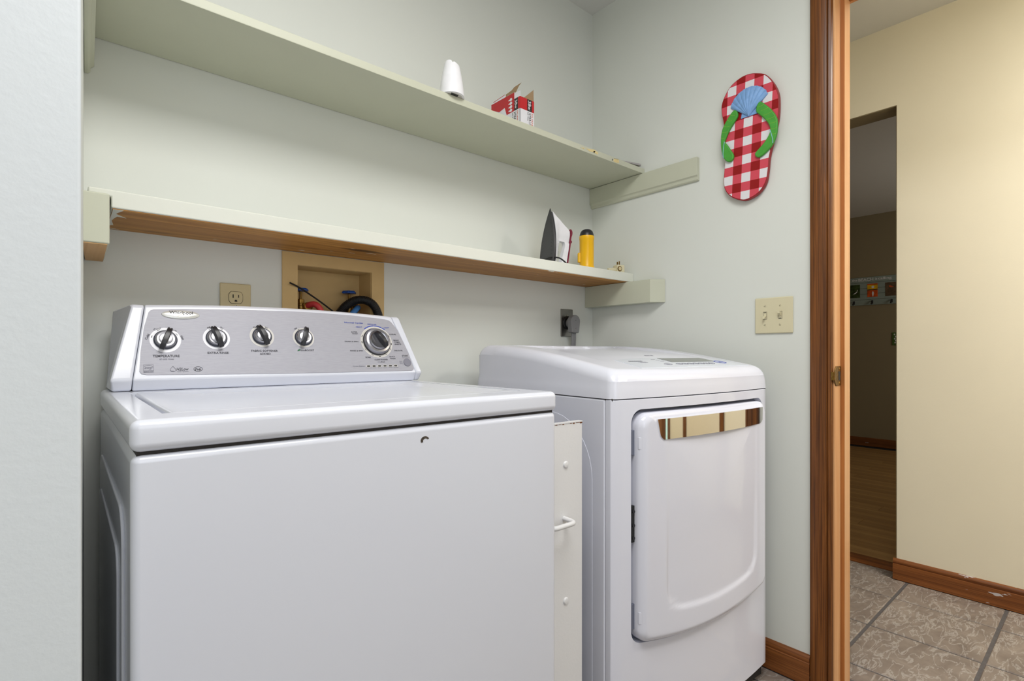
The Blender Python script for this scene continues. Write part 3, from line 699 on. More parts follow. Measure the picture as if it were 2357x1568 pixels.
# ---- knobs
def ring_marks(u, v, r, angs, w=0.0052, h=0.0018):
    for a in angs:
        ca, sa = math.cos(math.radians(a)), math.sin(math.radians(a))
        q = rrect(-w / 2, w / 2, -h / 2, h / 2, h * 0.45, 3)
        flat('dial_mark', [(u + r * ca - x * sa - y * -ca * -1, v + r * sa + x * ca - y * sa * -1) for x, y in q], 'black', n1=0.0021)
def lathe_cp(bm, prof_, u, v, seg=36):
    rings = []
    for r, n_ in prof_: rings.append([bm.verts.new(cp(u + r * math.cos(2 * PI * k / seg), v + r * math.sin(2 * PI * k / seg), n_)) for k in range(seg)])
    for a, c_ in zip(rings, rings[1:]):
        for k in range(seg): bm.faces.new((a[k], a[(k + 1) % seg], c_[(k + 1) % seg], c_[k]))
    bm.faces.new(list(reversed(rings[0]))); bm.faces.new(rings[-1]); return bm
def grip(u, v, tilt, length, width, h, base):
    """arched bar across a knob; tilt clockwise from upright"""
    bm = B(); ca, sa = math.sin(math.radians(tilt)), math.cos(math.radians(tilt)); n = 16; L = []; R_ = []
    for side in (-1, 1):
        row = []
        for i in range(n + 1):
            t_ = -1 + 2 * i / n; s_ = t_ * length / 2
            wv = width / 2 * (0.62 + 0.38 * min(1, abs(t_) * 1.2) ** 2 * 1.0) if False else width / 2 * (1.0 - 0.12 * abs(t_))
            top_ = base + h * (1 - 0.62 * abs(t_) ** 3); lo_ = base - 0.001 if abs(t_) < 0.86 else base + 0.001
            cu, cv = u + s_ * ca + side * wv * sa, v + s_ * sa - side * wv * ca
            row.append((bm.verts.new(cp(cu, cv, lo_)), bm.verts.new(cp(u + s_ * ca + side * wv * 0.8 * sa, v + s_ * sa - side * wv * 0.8 * ca, top_))))
        (L if side < 0 else R_).extend(row)
    for i in range(n):
        bm.faces.new((L[i][0], L[i + 1][0], L[i + 1][1], L[i][1])); bm.faces.new((R_[i][0], R_[i][1], R_[i + 1][1], R_[i + 1][0]))
        bm.faces.new((L[i][1], L[i + 1][1], R_[i + 1][1], R_[i][1])); bm.faces.new((L[i][0], R_[i][0], R_[i + 1][0], L[i + 1][0]))
    bm.faces.new((L[0][0], L[0][1], R_[0][1], R_[0][0])); bm.faces.new((L[n][0], R_[n][0], R_[n][1], L[n][1]))
    return bm
for (u, v, tilt, rr, ringmat) in ((.1605, .0865, 21, .0280, 'white_p'), (.2560, .0925, -17, .0268, 'white_p'), (.3510, .0990, -20, .0268, 'ring_g'), (.4463, .0975, 17, .0258, 'ring_g')):
    k = obj('knob', lathe_cp(B(), [(.0212, .0010), (.0212, .0045), (.0195, .0060)], u, v), 'navy', W)
    flat('knob_surround', disc(u, v, rr), ringmat, n1=0.0017, parent=k)
    obj('knob_cap', lathe_cp(B(), [(.0185, .0055), (.0178, .0085), (.0160, .0100), (.0125, .0095), (.0115, .0108), (.006, .0118)], u, v), 'silver', k)
    g = obj('grip', grip(u, v, tilt, .0510, .0120, .0165, .0075), 'black', k, bevel=0.0014, seg=2)
    mk = math.radians(90 - tilt)
    b = B(); box(b, -.0012, .0012, -.0008, .0008, -.0002, .0003)
    for vv in b.verts: q = cp(u + .0225 * math.cos(mk) + vv.co.x, v + .0225 * math.sin(mk) + vv.co.y, .0165 + vv.co.z); vv.co = q
    obj('pointer_mark', b, 'white_p', k)
ring_marks(.1605, .0865, .0247, (163, 118, 33, 68)); ring_marks(.2560, .0925, .0250, (118, 62)); ring_marks(.3510, .0990, .0250, (118, 62)); ring_marks(.4463, .0975, .0235, (115, 68))
for s_, u, v, w, h, rt in (('Cold', .1292, .0935, .0125, .0045, 66), ('Cool', .1470, .1115, .0125, .0046, 16), ('Warm', .1755, .1100, .0130, .0042, -22), ('Hot', .1912, .0925, .0098, .0045, -64), ('Off', .2425, .1178, .0068, .0040, 22), ('On', .2680, .1182, .0068, .0040, -20), ('No', .3375, .1224, .0066, .0034, 18), ('Yes', .3625, .1220, .0078, .0034, -18), ('Off', .4300, .1215, .0074, .0038, 22), ('On', .4560, .1228, .0066, .0038, -14)):
    text('lettering', s_, panel, 'ink', cp(u, v, 0.0018), PU, PV, w, h, math.radians(rt))
u, v = .639, .089
k = obj('cycle_dial', lathe_cp(B(), [(.0392, .0010), (.0392, .0045), (.0380, .0060)], u, v, 48), 'black', W)
flat('knob_surround', disc(u, v, .0455, None, 48), 'ring_g', n1=0.0017, parent=k)
obj('dial_ring', lathe_cp(B(), [(.0374, .0050), (.0366, .0095), (.0335, .0140), (.0285, .0150), (.0262, .0125)], u, v, 48), 'silver', k)
obj('dial_cap', lathe_cp(B(), [(.0262, .0120), (.0255, .0165), (.0235, .0185), (.0200, .0165), (.005, .0160)], u, v, 40), 'silver', k)
obj('grip', grip(u + .0055, v + .0010, -30, .0500, .0150, .0170, .0150), 'black', k, bevel=0.002, seg=2)
ring_marks(u, v, .0424, (157, 182, 212, 243, 272, 300, 330, 352, 24), .0058, .0022)
obj('start_button', lathe_cp(B(), [(.0112, .0008), (.0112, .0028), (.0104, .0034), (.004, .0030)], .7190, .0288), 'ink_g', W)

# ------------------------------------------------------------------ dryer
A_ = math.radians(4.5)
D = thing('clothes_dryer', 'glossy white front-loading dryer with chrome door handle beside the right wall', 'dryer', (0.952, 0.757, 0), (0, 0, -A_))
DW = 0.684
def bow(x): return -0.022 * (1 - ((x - DW / 2) / (DW / 2)) ** 2)
b = B(); box(b, 0, DW, 0.0255, 0.60, 0.055, 0.8893); obj('cabinet', b, 'dryer_w', D, bevel=0.004, seg=3)
# side emboss with rounded top on the left flank
b = B(); prism(b, arc(0.215, 0.695, 0.150, 0, 180, 20)[::-1] + [(0.365, 0.12), (0.065, 0.12)], -0.0009, 0.004, axis=0); obj('side_emboss', b, 'dryer_s', D, bevel=0.0008, seg=2)
b = B(); box(b, 0.004, DW - 0.004, 0.005, 0.59, 0.885, 0.8925); obj('seam_shade', b, 'gap', D)  # dark insert, gives the seam under the cover its shade
# plinth and feet
b = B(); box(b, 0.02, DW - 0.02, 0.010, 0.58, 0.018, 0.058); obj('plinth', b, 'black_r', D)
for x in (0.05, DW - 0.05):
    for y in (0.05, 0.54):
        b = B(); lathe(b, [(0.02, 0.0), (0.02, 0.008), (0.010, 0.010), (0.010, 0.03)], 14, (x, y, 0)); obj('foot', b, 'black_r', D)
# front panel, bowed, with the door recess cut into it
N = 40; fp = []
for i in range(N + 1):
    x = 0.001 + (DW - 0.002) * i / N; e = min(x, DW - x); r = 0.012
    yy = bow(x) + (r - math.sqrt(max(0, r * r - (r - e) ** 2)) if e < r else 0)
    fp.append((x, yy))
b = B(); prism(b, fp + [(DW - 0.001, 0.0245), (0.001, 0.0245)], 0.057, 0.8893)
front = obj('front_panel', b, 'dryer_w', D, bevel=0.0025, seg=2, ang=50); front.modifiers.clear()
dx0, dx1, dzt = 0.070, 0.634, 0.8560
def dbot(x): s_ = (x - (dx0 + dx1) / 2) / ((dx1 - dx0) / 2); return 0.292 + 0.026 * s_ * s_
def door_outline(off, lo, n=34):
    x0, x1, zt = dx0 - off, dx1 + off * 0.6, dzt + off * 0.6; r = 0.034
    pts = arc(x1 - r, zt - r, r, 0, 90, 8) + arc(x0 + r, zt - r, r, 90, 180, 8)
    pts += [(x0, zt - r - (zt - r - (dbot(x0) + r) + lo) * i / 24) for i in range(1, 24)]
    zl = dbot(x0 + r) - lo; pts += arc(x0 + r, zl + r, r, 180, 262, 8)
    xs_ = [x0 + r * 1.1 + (x1 - x0 - 2.2 * r) * i / n for i in range(1, n)]
    pts += [(x, dbot(x) - lo) for x in xs_]
    zl = dbot(x1 - r) - lo; pts += arc(x1 - r, zl + r, r, 278, 360, 8)
    pts += [(x1, zl + r + (zt - r - zl - r) * i / 24) for i in range(1, 24)]
    return pts
c = B(); prism(c, door_outline(0.0145, 0.004), -0.1, 0.014, axis=1); boolean_cut(front, c)
wn = front.modifiers.new('weighted_normals', 'WEIGHTED_NORMAL'); wn.keep_sharp = True
b = B(); prism(b, door_outline(0.0138, 0.003), 0.0125, 0.0142, axis=1); obj('door_recess', b, 'recess', D)
# door: concentric rings from the rounded rim to the centre, bowed, dished inside the smile-shaped crease
dcx, dcz = (dx0 + dx1) / 2, 0.60
ol = door_outline(0, 0)
def crease(x, z):
    zb = 0.362 + 0.020 * ((x - 0.352) / 0.2) ** 2
    r = 0.05
    e = min(x - 0.156, 0.560 - x, z - zb)
    ax, az = min(x - 0.156, 0.560 - x), z - zb
    if ax < r and az < r: e = r - math.hypot(r - ax, r - az)
    fade = 1 - sstep(0.46, 0.66, z)
    return sstep(-0.007, 0.007, e) * (0.25 + 0.75 * fade)
def door_y(x, z, d):
    R0 = 0.020
    rim = 0.019 * (1 - math.sqrt(max(0, 1 - (1 - min(d, R0) / R0) ** 2)))
    y = bow(x) - 0.019 + rim + 0.0045 * crease(x, z)
    sc = sstep(0.110, 0.122, x) * sstep(0.110, 0.122, 0.712 - x) * sstep(0.8385, 0.8415, z)
    return y + sc * (0.004 + 0.012 * sstep(0.8385, 0.856, z))
b = B(); rows = []
dist = [0, .0006, .0015, .003, .005, .0075, .010, .0125, .015, .0165, .018, .020, .024, .030] + [.036 + .0052 * i for i in range(30)]
for d in dist:
    ring = []
    for (x, z) in ol:
        v = Vector((dcx - x, dcz - z)); L = v.length; s_ = min(d * (1.0 + 0.25 * (L - 0.28)), L * 0.97)
        nx, nz = x + v.x / L * s_, z + v.y / L * s_
        # distance from the rim measured square to the sides
        e = min(nx - dx0, dx1 - nx, dzt - nz, nz - dbot(nx)); e = max(0, min(e, d)) if d < .03 else d
        ring.append(b.verts.new((nx, door_y(nx, nz, e), nz)))
    rows.append(ring)
for s_ in (0.72, 0.45, 0.2):
    rows.append([b.verts.new((dcx + (v.co.x - dcx) * s_, 0, dcz + (v.co.z - dcz) * s_)) for v in rows[len(dist) - 1]])
    for v in rows[-1]: v.co.y = door_y(v.co.x, v.co.z, 1)
n = len(ol)
for a, c_ in zip(rows, rows[1:]):
    for k in range(n): b.faces.new((a[k], a[(k + 1) % n], c_[(k + 1) % n], c_[k]))
b.faces.new(rows[-1])
bk = [b.verts.new((x, 0.008, z)) for x, z in ol]
for k in range(n): b.faces.new((bk[k], bk[(k + 1) % n], rows[0][(k + 1) % n], rows[0][k]))
b.faces.new(list(reversed(bk)))
door = obj('door', b, 'dryer_w', D)
# chrome pull along the top of the door
b = B()
def chrome_pt(i, j):
    s_, t_ = i, j
    z = 0.7905 + (0.8405 - 0.7905) * t_ + 0.004 * (2 * s_ - 1) ** 2 * (1 - t_) * (s_ > 0.5)
    xl = 0.1190 + 0.012 * (1 - t_) ** 1.0 + 0.010 * max(0, (0.28 - t_) / 0.28) ** 2
    xr = 0.5990 - 0.003 * (1 - t_) - 0.014 * max(0, (0.22 - t_) / 0.22) ** 2
    x = xl + (xr - xl) * s_
    return (x, bow(x) - 0.0210, z)
grid(b, 60, 10, chrome_pt)
edge = [e for e in b.edges if len(e.link_faces) == 1]
exq = bmesh.ops.extrude_edge_only(b, edges=edge)
for v in [g for g in exq['geom'] if isinstance(g, bmesh.types.BMVert)]: v.co.y += 0.004
o = obj('door_handle', b, 'chrome', door); o['label'] = 'mirror chrome door handle strip'
for z0 in (0.7720, 0.3620):
    b = B(); box(b, dx0 + 0.0005, dx0 + 0.0125, bow(dx0) - 0.0195, bow(dx0) - 0.001, z0, z0 + 0.028)
    for v in b.verts:
        if v.co.y < bow(dx0) - 0.01 and v.co.x < dx0 + 0.005: v.co.y += 0.010
    obj('hinge_cover', b, 'dryer_w', door, bevel=0.0012, seg=2)
    b = B(); lathe(b, [(0.030, -0.003), (0.030, 0.003)], 24, (0.0720, -0.001, z0 + 0.014), axis=1); obj('hinge_knuckle', b, 'recess', D)
b = B(); box(b, 0.0600, 0.0690, -0.0050, 0.013, 0.552, 0.638); lt = obj('hinge_plate', b, 'black_r', D)
for z0 in (0.562, 0.592, 0.625):
    b = B(); lathe(b, [(0.004, -0.0075), (0.004, -0.004), (0.0035, 0)], 12, (0.0645, 0, z0), axis=1); obj('hinge_screw', b, 'black', lt)
# ---- top cover: rounded rim rising to the back, shallow dished centre with a raised rear lip
TY = [-.03, 0, .04, .11, .16, .21, .29, .36, .45, .55, .60, .63]; TZ = [.950, .955, .9625, .975, .983, .992, 1.003, 1.011, 1.018, 1.0235, 1.020, 1.000]
def T0(y):
    for (a, za), (c_, zc) in zip(zip(TY, TZ), zip(TY[1:], TZ[1:])):
        if y <= c_: return za + (zc - za) * (y - a) / (c_ - a)
    return TZ[-1]
def T(y): return sum(T0(y + k * 0.012) for k in (-2, -1, 0, 1, 2)) / 5
def dip(x, y):
    yl = 0.468 + 0.045 * ((x - 0.33) / 0.2) ** 2
    return 0.0075 * sstep(0.100, 0.106, x) * sstep(0.100, 0.106, 0.700 - x) * sstep(0.10, 0.40, y) * (1 - sstep(yl - 0.003, yl + 0.004, y))
tol = []
for i in range(61):
    x = 0.0 + DW * i / 60; tol.append((x, bow(x)))
tol = [(x, y) for x, y in tol if 0.022 < x < DW - 0.022]
def rc(cx, cy, a0, a1): return arc(cx, cy, 0.022, a0, a1, 7)
tol = rc(0.022, bow(0.022) + 0.022, 180, 268) + tol + rc(DW - 0.022, bow(0.022) + 0.022, 272, 360)
tol += [(DW, 0.03 + 0.53 * i / 40) for i in range(1, 40)] + arc(DW - 0.04, 0.565, 0.04, 0, 90, 7) + [(DW - 0.04 - (DW - 0.08) * i / 50, 0.605) for i in range(1, 50)] + arc(0.04, 0.565, 0.04, 90, 180, 7) + [(0, 0.56 - 0.53 * i / 40) for i in range(1, 40)]
ccx, ccy = DW / 2, 0.29
def rimpt(x, y, d):
    v = Vector((ccx - x, ccy - y)); sx = min(1, abs(v.x) / 0.30); sy = min(1, abs(v.y) / 0.27)
    return (x + (d if v.x > 0 else -d) * min(1, abs(v.x) / 0.05) * (1 if abs(v.x) > 0.30 else 0), y)
b = B(); rows = []
def scaled(d): # move every outline point inward by about d, shrinking the outline in x and y
    fx = 1 - d / (DW / 2); fy = 1 - d / 0.315
    return [(ccx + (x - ccx) * fx, ccy + (y - ccy) * fy) for x, y in tol]
for z, d in ((0.8915, 0.0), (0.905, 0.0008), (0.918, 0.002), (0.930, 0.0038)):
    rows.append([b.verts.new((x, y, z)) for x, y in scaled(d)])
for ang in (0, 12, 24, 36, 48, 60, 70, 80, 90):
    a = math.radians(ang); d = 0.0038 + 0.030 * (1 - math.cos(a)); drop = 0.030 * (1 - math.sin(a))
    rows.append([b.verts.new((x, y, max(0.931, T(y) - drop) if ang == 0 else T(y) - drop * (1.0 if y < 0.5 else 1.3))) for x, y in scaled(d)])
d = 0.0338
while d < 0.315:
    d += 0.004 if d < 0.11 else (0.008 if d < 0.2 else 0.012)
    if d > 0.31: break
    rows.append([b.verts.new((x, y, T(y) - dip(x, y))) for x, y in scaled(d)])
n = len(tol)
for a, c_ in zip(rows, rows[1:]):
    for k in range(n): b.faces.new((a[k], a[(k + 1) % n], c_[(k + 1) % n], c_[k]))
b.faces.new(rows[-1]); b.faces.new(list(reversed(rows[0])))
cover = obj('top_cover', b, 'dryer_t', D)
def onT(x, y, h): return Vector((x, y, T(y) - dip(x, y) + h))
def patch(name, x0, x1, y0, y1, h, mat, parent, nu=30, nv=14, f=None):
    bm = B(); grid(bm, nu, nv, lambda u_, v_: onT(*((x0 + (x1 - x0) * u_, y0 + (y1 - y0) * v_) if f is None else f(u_, v_)), h))
    e = [q for q in bm.edges if len(q.link_faces) == 1]; r_ = bmesh.ops.extrude_edge_only(bm, edges=e)
    for v in [g for g in r_['geom'] if isinstance(g, bmesh.types.BMVert)]: v.co.z -= h + 0.0008
    return obj(name, bm, mat, parent)
cpn = patch('control_film', 0.130, 0.632, 0.030, 0.168, 0.0008, 'dryer_p', cover, f=lambda u_, v_: (0.136 + 0.012 * v_ + (0.489 + 0.0 * v_) * u_, 0.0285 + (0.103 + 0.036 * math.sin(PI * min(1, u_ * 1.15))) * v_))
patch('display', 0.345, 0.548, 0.092, 0.152, 0.0015, 'lcd', cpn, f=lambda u_, v_: (0.338 + 0.010 * v_ + 0.205 * u_, 0.0905 + 0.060 * v_))
for i, x in enumerate([0.286, 0.3355, 0.361, 0.386, 0.4115, 0.437, 0.4625, 0.488]):
    b = B(); rx = 0.014 if i == 0 else 0.0105
    tube(b, [onT(x + rx * math.cos(2 * PI * k / 20), 0.064 + 0.0085 * math.sin(2 * PI * k / 20), 0.0012) for k in range(21)], 0.0004, 5); obj('touch_button', b, 'ink_g', cpn)
    b = B(); box(b, -rx * 0.5, rx * 0.5, -0.0012, 0.0012, 0, 0.0003)
    for v in b.verts: v.co = onT(x + v.co.x, 0.064 + v.co.y, 0.0009 + v.co.z)
    obj('button_mark', b, 'ink_g', cpn)
b = B(); tube(b, [onT(0.553 + 0.020 * math.cos(2 * PI * k / 24), 0.078 + 0.017 * math.sin(2 * PI * k / 24), 0.0012) for k in range(25)], 0.0007, 5); obj('start_ring', b, 'ink_b', cpn)
b = B(); box(b, -0.004, 0.004, -0.003, 0.003, 0, 0.0003)
for v in b.verts: v.co = onT(0.553 + v.co.x, 0.078 + v.co.y, 0.0009 + v.co.z)
obj('start_mark', b, 'ink', cpn)
for i in range(4):
    b = B(); box(b, -0.008, 0.008, -0.001, 0.001, 0, 0.0003)
    for v in b.verts: v.co = onT(0.318 - 0.003 * i + v.co.x, 0.092 + 0.014 * i + v.co.y, 0.0009 + v.co.z)
    obj('indicator_mark', b, 'ink_g', cpn)
for (x0, x1, y, h_, m_) in ((0.1800, 0.2350, 0.1100, 0.005, 'ink'), (0.205, 0.236, 0.098, 0.003, 'ink_g'), (0.205, 0.236, 0.091, 0.003, 'ink_g')):
    b = B()
    nx = 7
    for i in range(nx):
        a = x0 + (x1 - x0) * i / nx; box(b, a, a + (x1 - x0) / nx * 0.7, y - h_ / 2, y + h_ / 2, 0, 0.0003)
    for v in b.verts: v.co = onT(v.co.x, v.co.y, 0.0009 + v.co.z)
    obj('printed_line', b, m_, cpn)
b = B()
for (x0, x1, y) in ((0.366, 0.388, 0.2105), (0.394, 0.402, 0.2105)): box(b, x0, x1, y - 0.003, y + 0.003, 0, 0.0003)
for v in b.verts: v.co = onT(v.co.x, v.co.y, 0.0004 + v.co.z)
obj('maker_mark', b, 'ink_g', cover)

# ------------------------------------------------------------------ slim cart between the machines
t = thing('rolling_cart', 'slim white metal cart with bar handle standing between washer and dryer', 'cart', (0.758, 0.80, 0))
cw = 0.1386
b = B(); box(b, 0, cw, 0, 0.010, 0.03, 0.8420); pn = obj('front_panel', b, 'cart', t, bevel=0.0012, seg=2)
b = B(); box(b, 0, cw, -0.001, 0.011, 0.8420, 0.8445); obj('top_fold', b, 'cart', pn)
b = B()
for x0, x1, h_ in ((0.052, 0.058, .0016), (0.062, 0.070, .0010), (0.074, 0.079, .0022), (0.098, 0.104, .0014), (0.108, 0.113, .0028), (0.118, 0.132, .0016), (0.131, 0.1384, .0036)): box(b, x0, x1, -0.0006, 0.0, 0.8420 - h_, 0.8420)
o = obj('rust_edge', b, 'rust', pn); o['label'] = 'rusty chipped top edge'
for z0 in (0.7512, 0.4497):
    b = B(); lathe(b, [(0.0078, 0.001), (0.0078, -0.001), (0.006, -0.0032), (0.002, -0.0040)], 18, (0.0841, 0, z0), axis=1); obj('bolt_cap', b, 'cart', pn)
path = [(0.0790, 0.002, 0.6330), (0.0790, -0.020, 0.6325)] + [(0.0790 - 0.013 + 0.013 * math.cos(a), -0.022 - 0.013 * math.sin(a), 0.632) for a in [i * PI / 12 for i in range(7)]] + [(0.023 - 0.013 * math.sin(a), -0.022 - 0.013 * math.cos(a), 0.632) for a in [i * PI / 12 for i in range(7)]] + [(0.010, -0.020, 0.632), (0.010, 0.002, 0.632)]
b = B(); tube(b, path, 0.0052, 14); obj('handle', b, 'cart', pn)
b = B(); box(b, 0, cw, 0.44, 0.446, 0.03, 0.60); obj('back_panel', b, 'cart', t, bevel=0.001, seg=1)
for z0 in (0.05, 0.30, 0.55): b = B(); box(b, 0.002, cw - 0.002, 0.011, 0.439, z0, z0 + 0.008); obj('tray', b, 'cart', t)
for x in (0.03, cw - 0.03):
    for y in (0.03, 0.41): b = B(); lathe(b, [(0.006, -0.008), (0.016, -0.008), (0.016, 0.008), (0.006, 0.008)], 16, (x, y, 0.016), axis=0); obj('wheel', b, 'black_r', t)

# ------------------------------------------------------------------ wall fittings on the back wall
t = thing('electrical_outlet', 'almond duplex outlet on the back wall above the washer', 'outlet', (0.3278, 1.4598, 1.1165), BACK_WALL)
b = B(); box(b, -0.0355, 0.0355, -0.057, 0.057, 0, 0.0055); pl = obj('cover_plate', b, 'almond', t, bevel=0.003, seg=3)
for s_ in (1, -1):
    cy = 0.0215 * s_
    op = arc(0, cy, 0.0172, 52, 128, 8) + arc(0, cy, 0.0172, 232, 308, 8)
    op = [(max(-0.0172, min(0.0172, x)), y) for x, y in (arc(0, cy, 0.0186, -52, 52, 8) + arc(0, cy, 0.0186, 128, 232, 8))]
    op = [(x * 0.92, cy + max(-0.0146, min(0.0146, y - cy))) for x, y in op]
    b = B(); prism(b, [(x * 1.05, cy + (y - cy) * 1.05) for x, y in op], 0.0052, 0.0058); obj('receptacle_gap', b, 'gap', t)
    b = B(); prism(b, op, 0.0050, 0.0072); rc_ = obj('receptacle', b, 'almond', t, bevel=0.0008, seg=2)
    b = B(); box(b, -0.0075, -0.0052, cy - 0.001, cy + 0.0075, 0.0070, 0.0075); box(b, 0.0052, 0.0072, cy, cy + 0.0068, 0.0070, 0.0075)
    prism(b, arc(0, cy - 0.0085, 0.0030, 0, 180, 6) + [(-0.003, cy - 0.0105), (0.003, cy - 0.0105)], 0.0070, 0.0075); obj('slot', b, 'gap', rc_)
b = B(); lathe(b, [(0.0034, 0.004), (0.0034, 0.0062), (0.0025, 0.0068)], 16, (0, 0, 0)); sc_ = obj('screw', b, 'screw', t)
b = B(); prism(b, [(-0.0024, -0.0018), (-0.0018, -0.0024), (0.0024, 0.0018), (0.0018, 0.0024)], 0.0066, 0.0070); obj('screw_slot', b, 'gap', sc_)

# washer supply box: flange, recessed tray
t = thing('wall_box', 'tan plastic washing machine supply box set into the back wall', 'supply box', (0, YW, 1.03))
def frame_bm(bm, x0, x1, z0, z1, i0, i1, k0, k1, y0, y1):
    box(bm, x0, i0, y0, y1, z0, z1); box(bm, i1, x1, y0, y1, z0, z1); box(bm, i0, i1, y0, y1, k1, z1); box(bm, i0, i1, y0, y1, z0, k0)
b = B(); frame_bm(b, 0.4403, 0.7357, -0.05, 0.2410, 0.4805, 0.6955, 0.002, 0.2075, -0.005, -0.0002); obj('flange', b, 'wbox', t, wn=False, smooth=False)
b = B(); box(b, 0.4795, 0.6965, 0.080, 0.083, 0.0, 0.209)
box(b, 0.4795, 0.4815, 0, 0.080, 0, 0.209); box(b, 0.6945, 0.6965, 0, 0.080, 0, 0.209); box(b, 0.4815, 0.6945, 0, 0.080, 0.2068, 0.209); box(b, 0.4815, 0.6945, 0, 0.080, 0, 0.002)
obj('recess_tray', b, 'wbox', t, smooth=False)
def valve(label, x, y, zh, tint_):
    t = thing('water_valve', label, 'valve', (x, y, 1.0335))
    h = zh - 1.0335
    b = B(); lathe(b, [(0.009, 0), (0.009, h - 0.075), (0.014, h - 0.074), (0.014, h - 0.045), (0.011, h - 0.043), (0.011, h - 0.036)], 20); bd = obj('valve_body', b, 'brass_old', t)
    b = B(); lathe(b, [(0.0105, h - 0.036), (0.0105, h - 0.024)], 6); obj('packing_nut', b, 'brass', t, bevel=0.001, seg=1)
    b = B(); lathe(b, [(0.0035, h - 0.024), (0.0035, h)], 12); obj('stem', b, 'brass_old', t)
    b = B(); lathe(b, [(0.010, h - 0.002), (0.0190, h - 0.001), (0.0200, h + 0.003), (0.0170, h + 0.007), (0.007, h + 0.0055)], 48, (0, 0, 0), 2, lambda a, z: 1 + 0.10 * math.cos(6 * a))
    obj('handwheel', b, 'blue_h', t)
    b = B(); lathe(b, [(0.0095, 0.005), (0.0095, -0.012), (0.0125, -0.013), (0.0125, -0.026), (0.010, -0.028)], 20, (0.012, 0, h - 0.046), axis=1); obj('coupling', b, 'brass', t)
    return t
valve('brass valve with blue handwheel feeding the red hose', 0.505, 1.505, 1.1735, 0)
valve('brass valve with blue handwheel behind the black drain hose', 0.648, 1.508, 1.1765, 0)
b = B(); tube(b, spline([(0.5155, 1.482, 1.1290), (0.5200, 1.470, 1.1330), (0.5290, 1.459, 1.1330), (0.5390, 1.452, 1.1220), (0.5430, 1.447, 1.1010), (0.5440, 1.4390, 1.05), (0.5440, 1.4380, 0.60)], 7), 0.0082, 14)
tag(obj('supply_hose', b, 'red_hose'), 'red rubber water hose curving down behind the washer', 'hose')
b = B(); tube(b, spline([(0.6615, 1.484, 1.1300), (0.6600, 1.473, 1.1320), (0.6480, 1.462, 1.1230), (0.6330, 1.452, 1.1100), (0.6200, 1.444, 1.0920), (0.6120, 1.4390, 1.05), (0.6120, 1.4380, 0.60)], 7), 0.0082, 14)
tag(obj('supply_hose', b, 'blue_hose'), 'blue rubber water hose slanting down under the black arch', 'hose')
hp = spline([(0.6030, 1.5200, 1.0450), (0.6060, 1.505, 1.0900), (0.6200, 1.484, 1.1280), (0.6430, 1.462, 1.1500), (0.6680, 1.448, 1.1535), (0.6920, 1.4415, 1.1420), (0.7080, 1.4400, 1.1160), (0.7150, 1.4390, 1.0800), (0.7180, 1.4380, 1.0), (0.7180, 1.4380, 0.6)], 36)
t = thing('drain_hose', 'black corrugated drain hose with long cable tie arching over the supply box', 'hose', (0.718, 1.438, 0.6))
b = B(); tube(b, [p - Vector((0.718, 1.438, 0.6)) for p in hp], 0.0122, 14, rf=lambda i: 0.0128 if i % 4 < 2 else 0.0114); obj('corrugated_pipe', b, 'black_r', t)
off = Vector((0.600 - 0.718, 1.488 - 1.438, 1.112 - 0.6))
b = B(); tube(b, [p + off for p in spline([(0.0, 0, 0), (-0.05, -0.012, 0.031), (-0.11, -0.030, 0.062), (-0.1445, -0.048, 0.0730)], 6)], 0.0024, 8); tie = obj('cable_tie', b, 'black_r', t)
b = B(); tube(b, [Vector((0.0085 + 0.0162 * math.cos(k * PI / 12), 0.004 + 0.0162 * math.sin(k * PI / 12), -0.004 - 0.004 * math.cos(k * PI / 12))) + off for k in range(25)], 0.0018, 6); obj('tie_loop', b, 'black_r', tie)

# dryer outlet, plug and cord
t = thing('electrical_outlet', 'steel dryer outlet plate on the back wall behind the dryer', 'outlet', (1.5410, 1.4598, 1.1185), BACK_WALL)
b = B(); box(b, -0.0343, 0.0343, -0.0555, 0.0555, 0, 0.0045); obj('cover_plate', b, 'steel', t, bevel=0.0025, seg=2)
b = B(); lathe(b, [(0.0270, 0.003), (0.0270, 0.010), (0.0250, 0.012)], 32); obj('receptacle', b, 'black_r', t)
b = B(); lathe(b, [(0.0032, 0.003), (0.0032, 0.0055), (0.002, 0.006)], 12, (0, 0.031, 0)); obj('screw', b, 'screw', t)
t = thing('power_plug', 'grey round-topped plug with flat cord in the dryer outlet', 'plug', (1.5440, 1.4470, 1.1140), BACK_WALL)
b = B(); lathe(b, [(0.0195, 0.0), (0.0195, 0.012), (0.0185, 0.014)], 28, (0, 0.003, 0)); obj('plug_neck', b, 'grey_cord', t)
pd = arc(0, 0.008, 0.0265, 0, 180, 14) + [(-0.0205, -0.034), (-0.0165, -0.037), (0.0165, -0.037), (0.0205, -0.034)]
b = B(); prism(b, pd, 0.013, 0.036); bd = obj('plug_body', b, 'grey_cord', t, bevel=0.0035, seg=3)
b = B()
for y in (0.013, -0.020): lathe(b, [(0.0014, 0.0355), (0.0014, 0.0364)], 8, (0, y, 0))
obj('rivet', b, 'gap', bd)
b = B()
for x in (-0.008, 0, 0.008): tube(b, [(x, -0.034, 0.024), (x, -0.06, 0.024), (x - 0.002, -0.12, 0.022), (x - 0.004, -0.40, 0.02)], 0.0045, 10)
obj('cord', b, 'grey_cord', t)

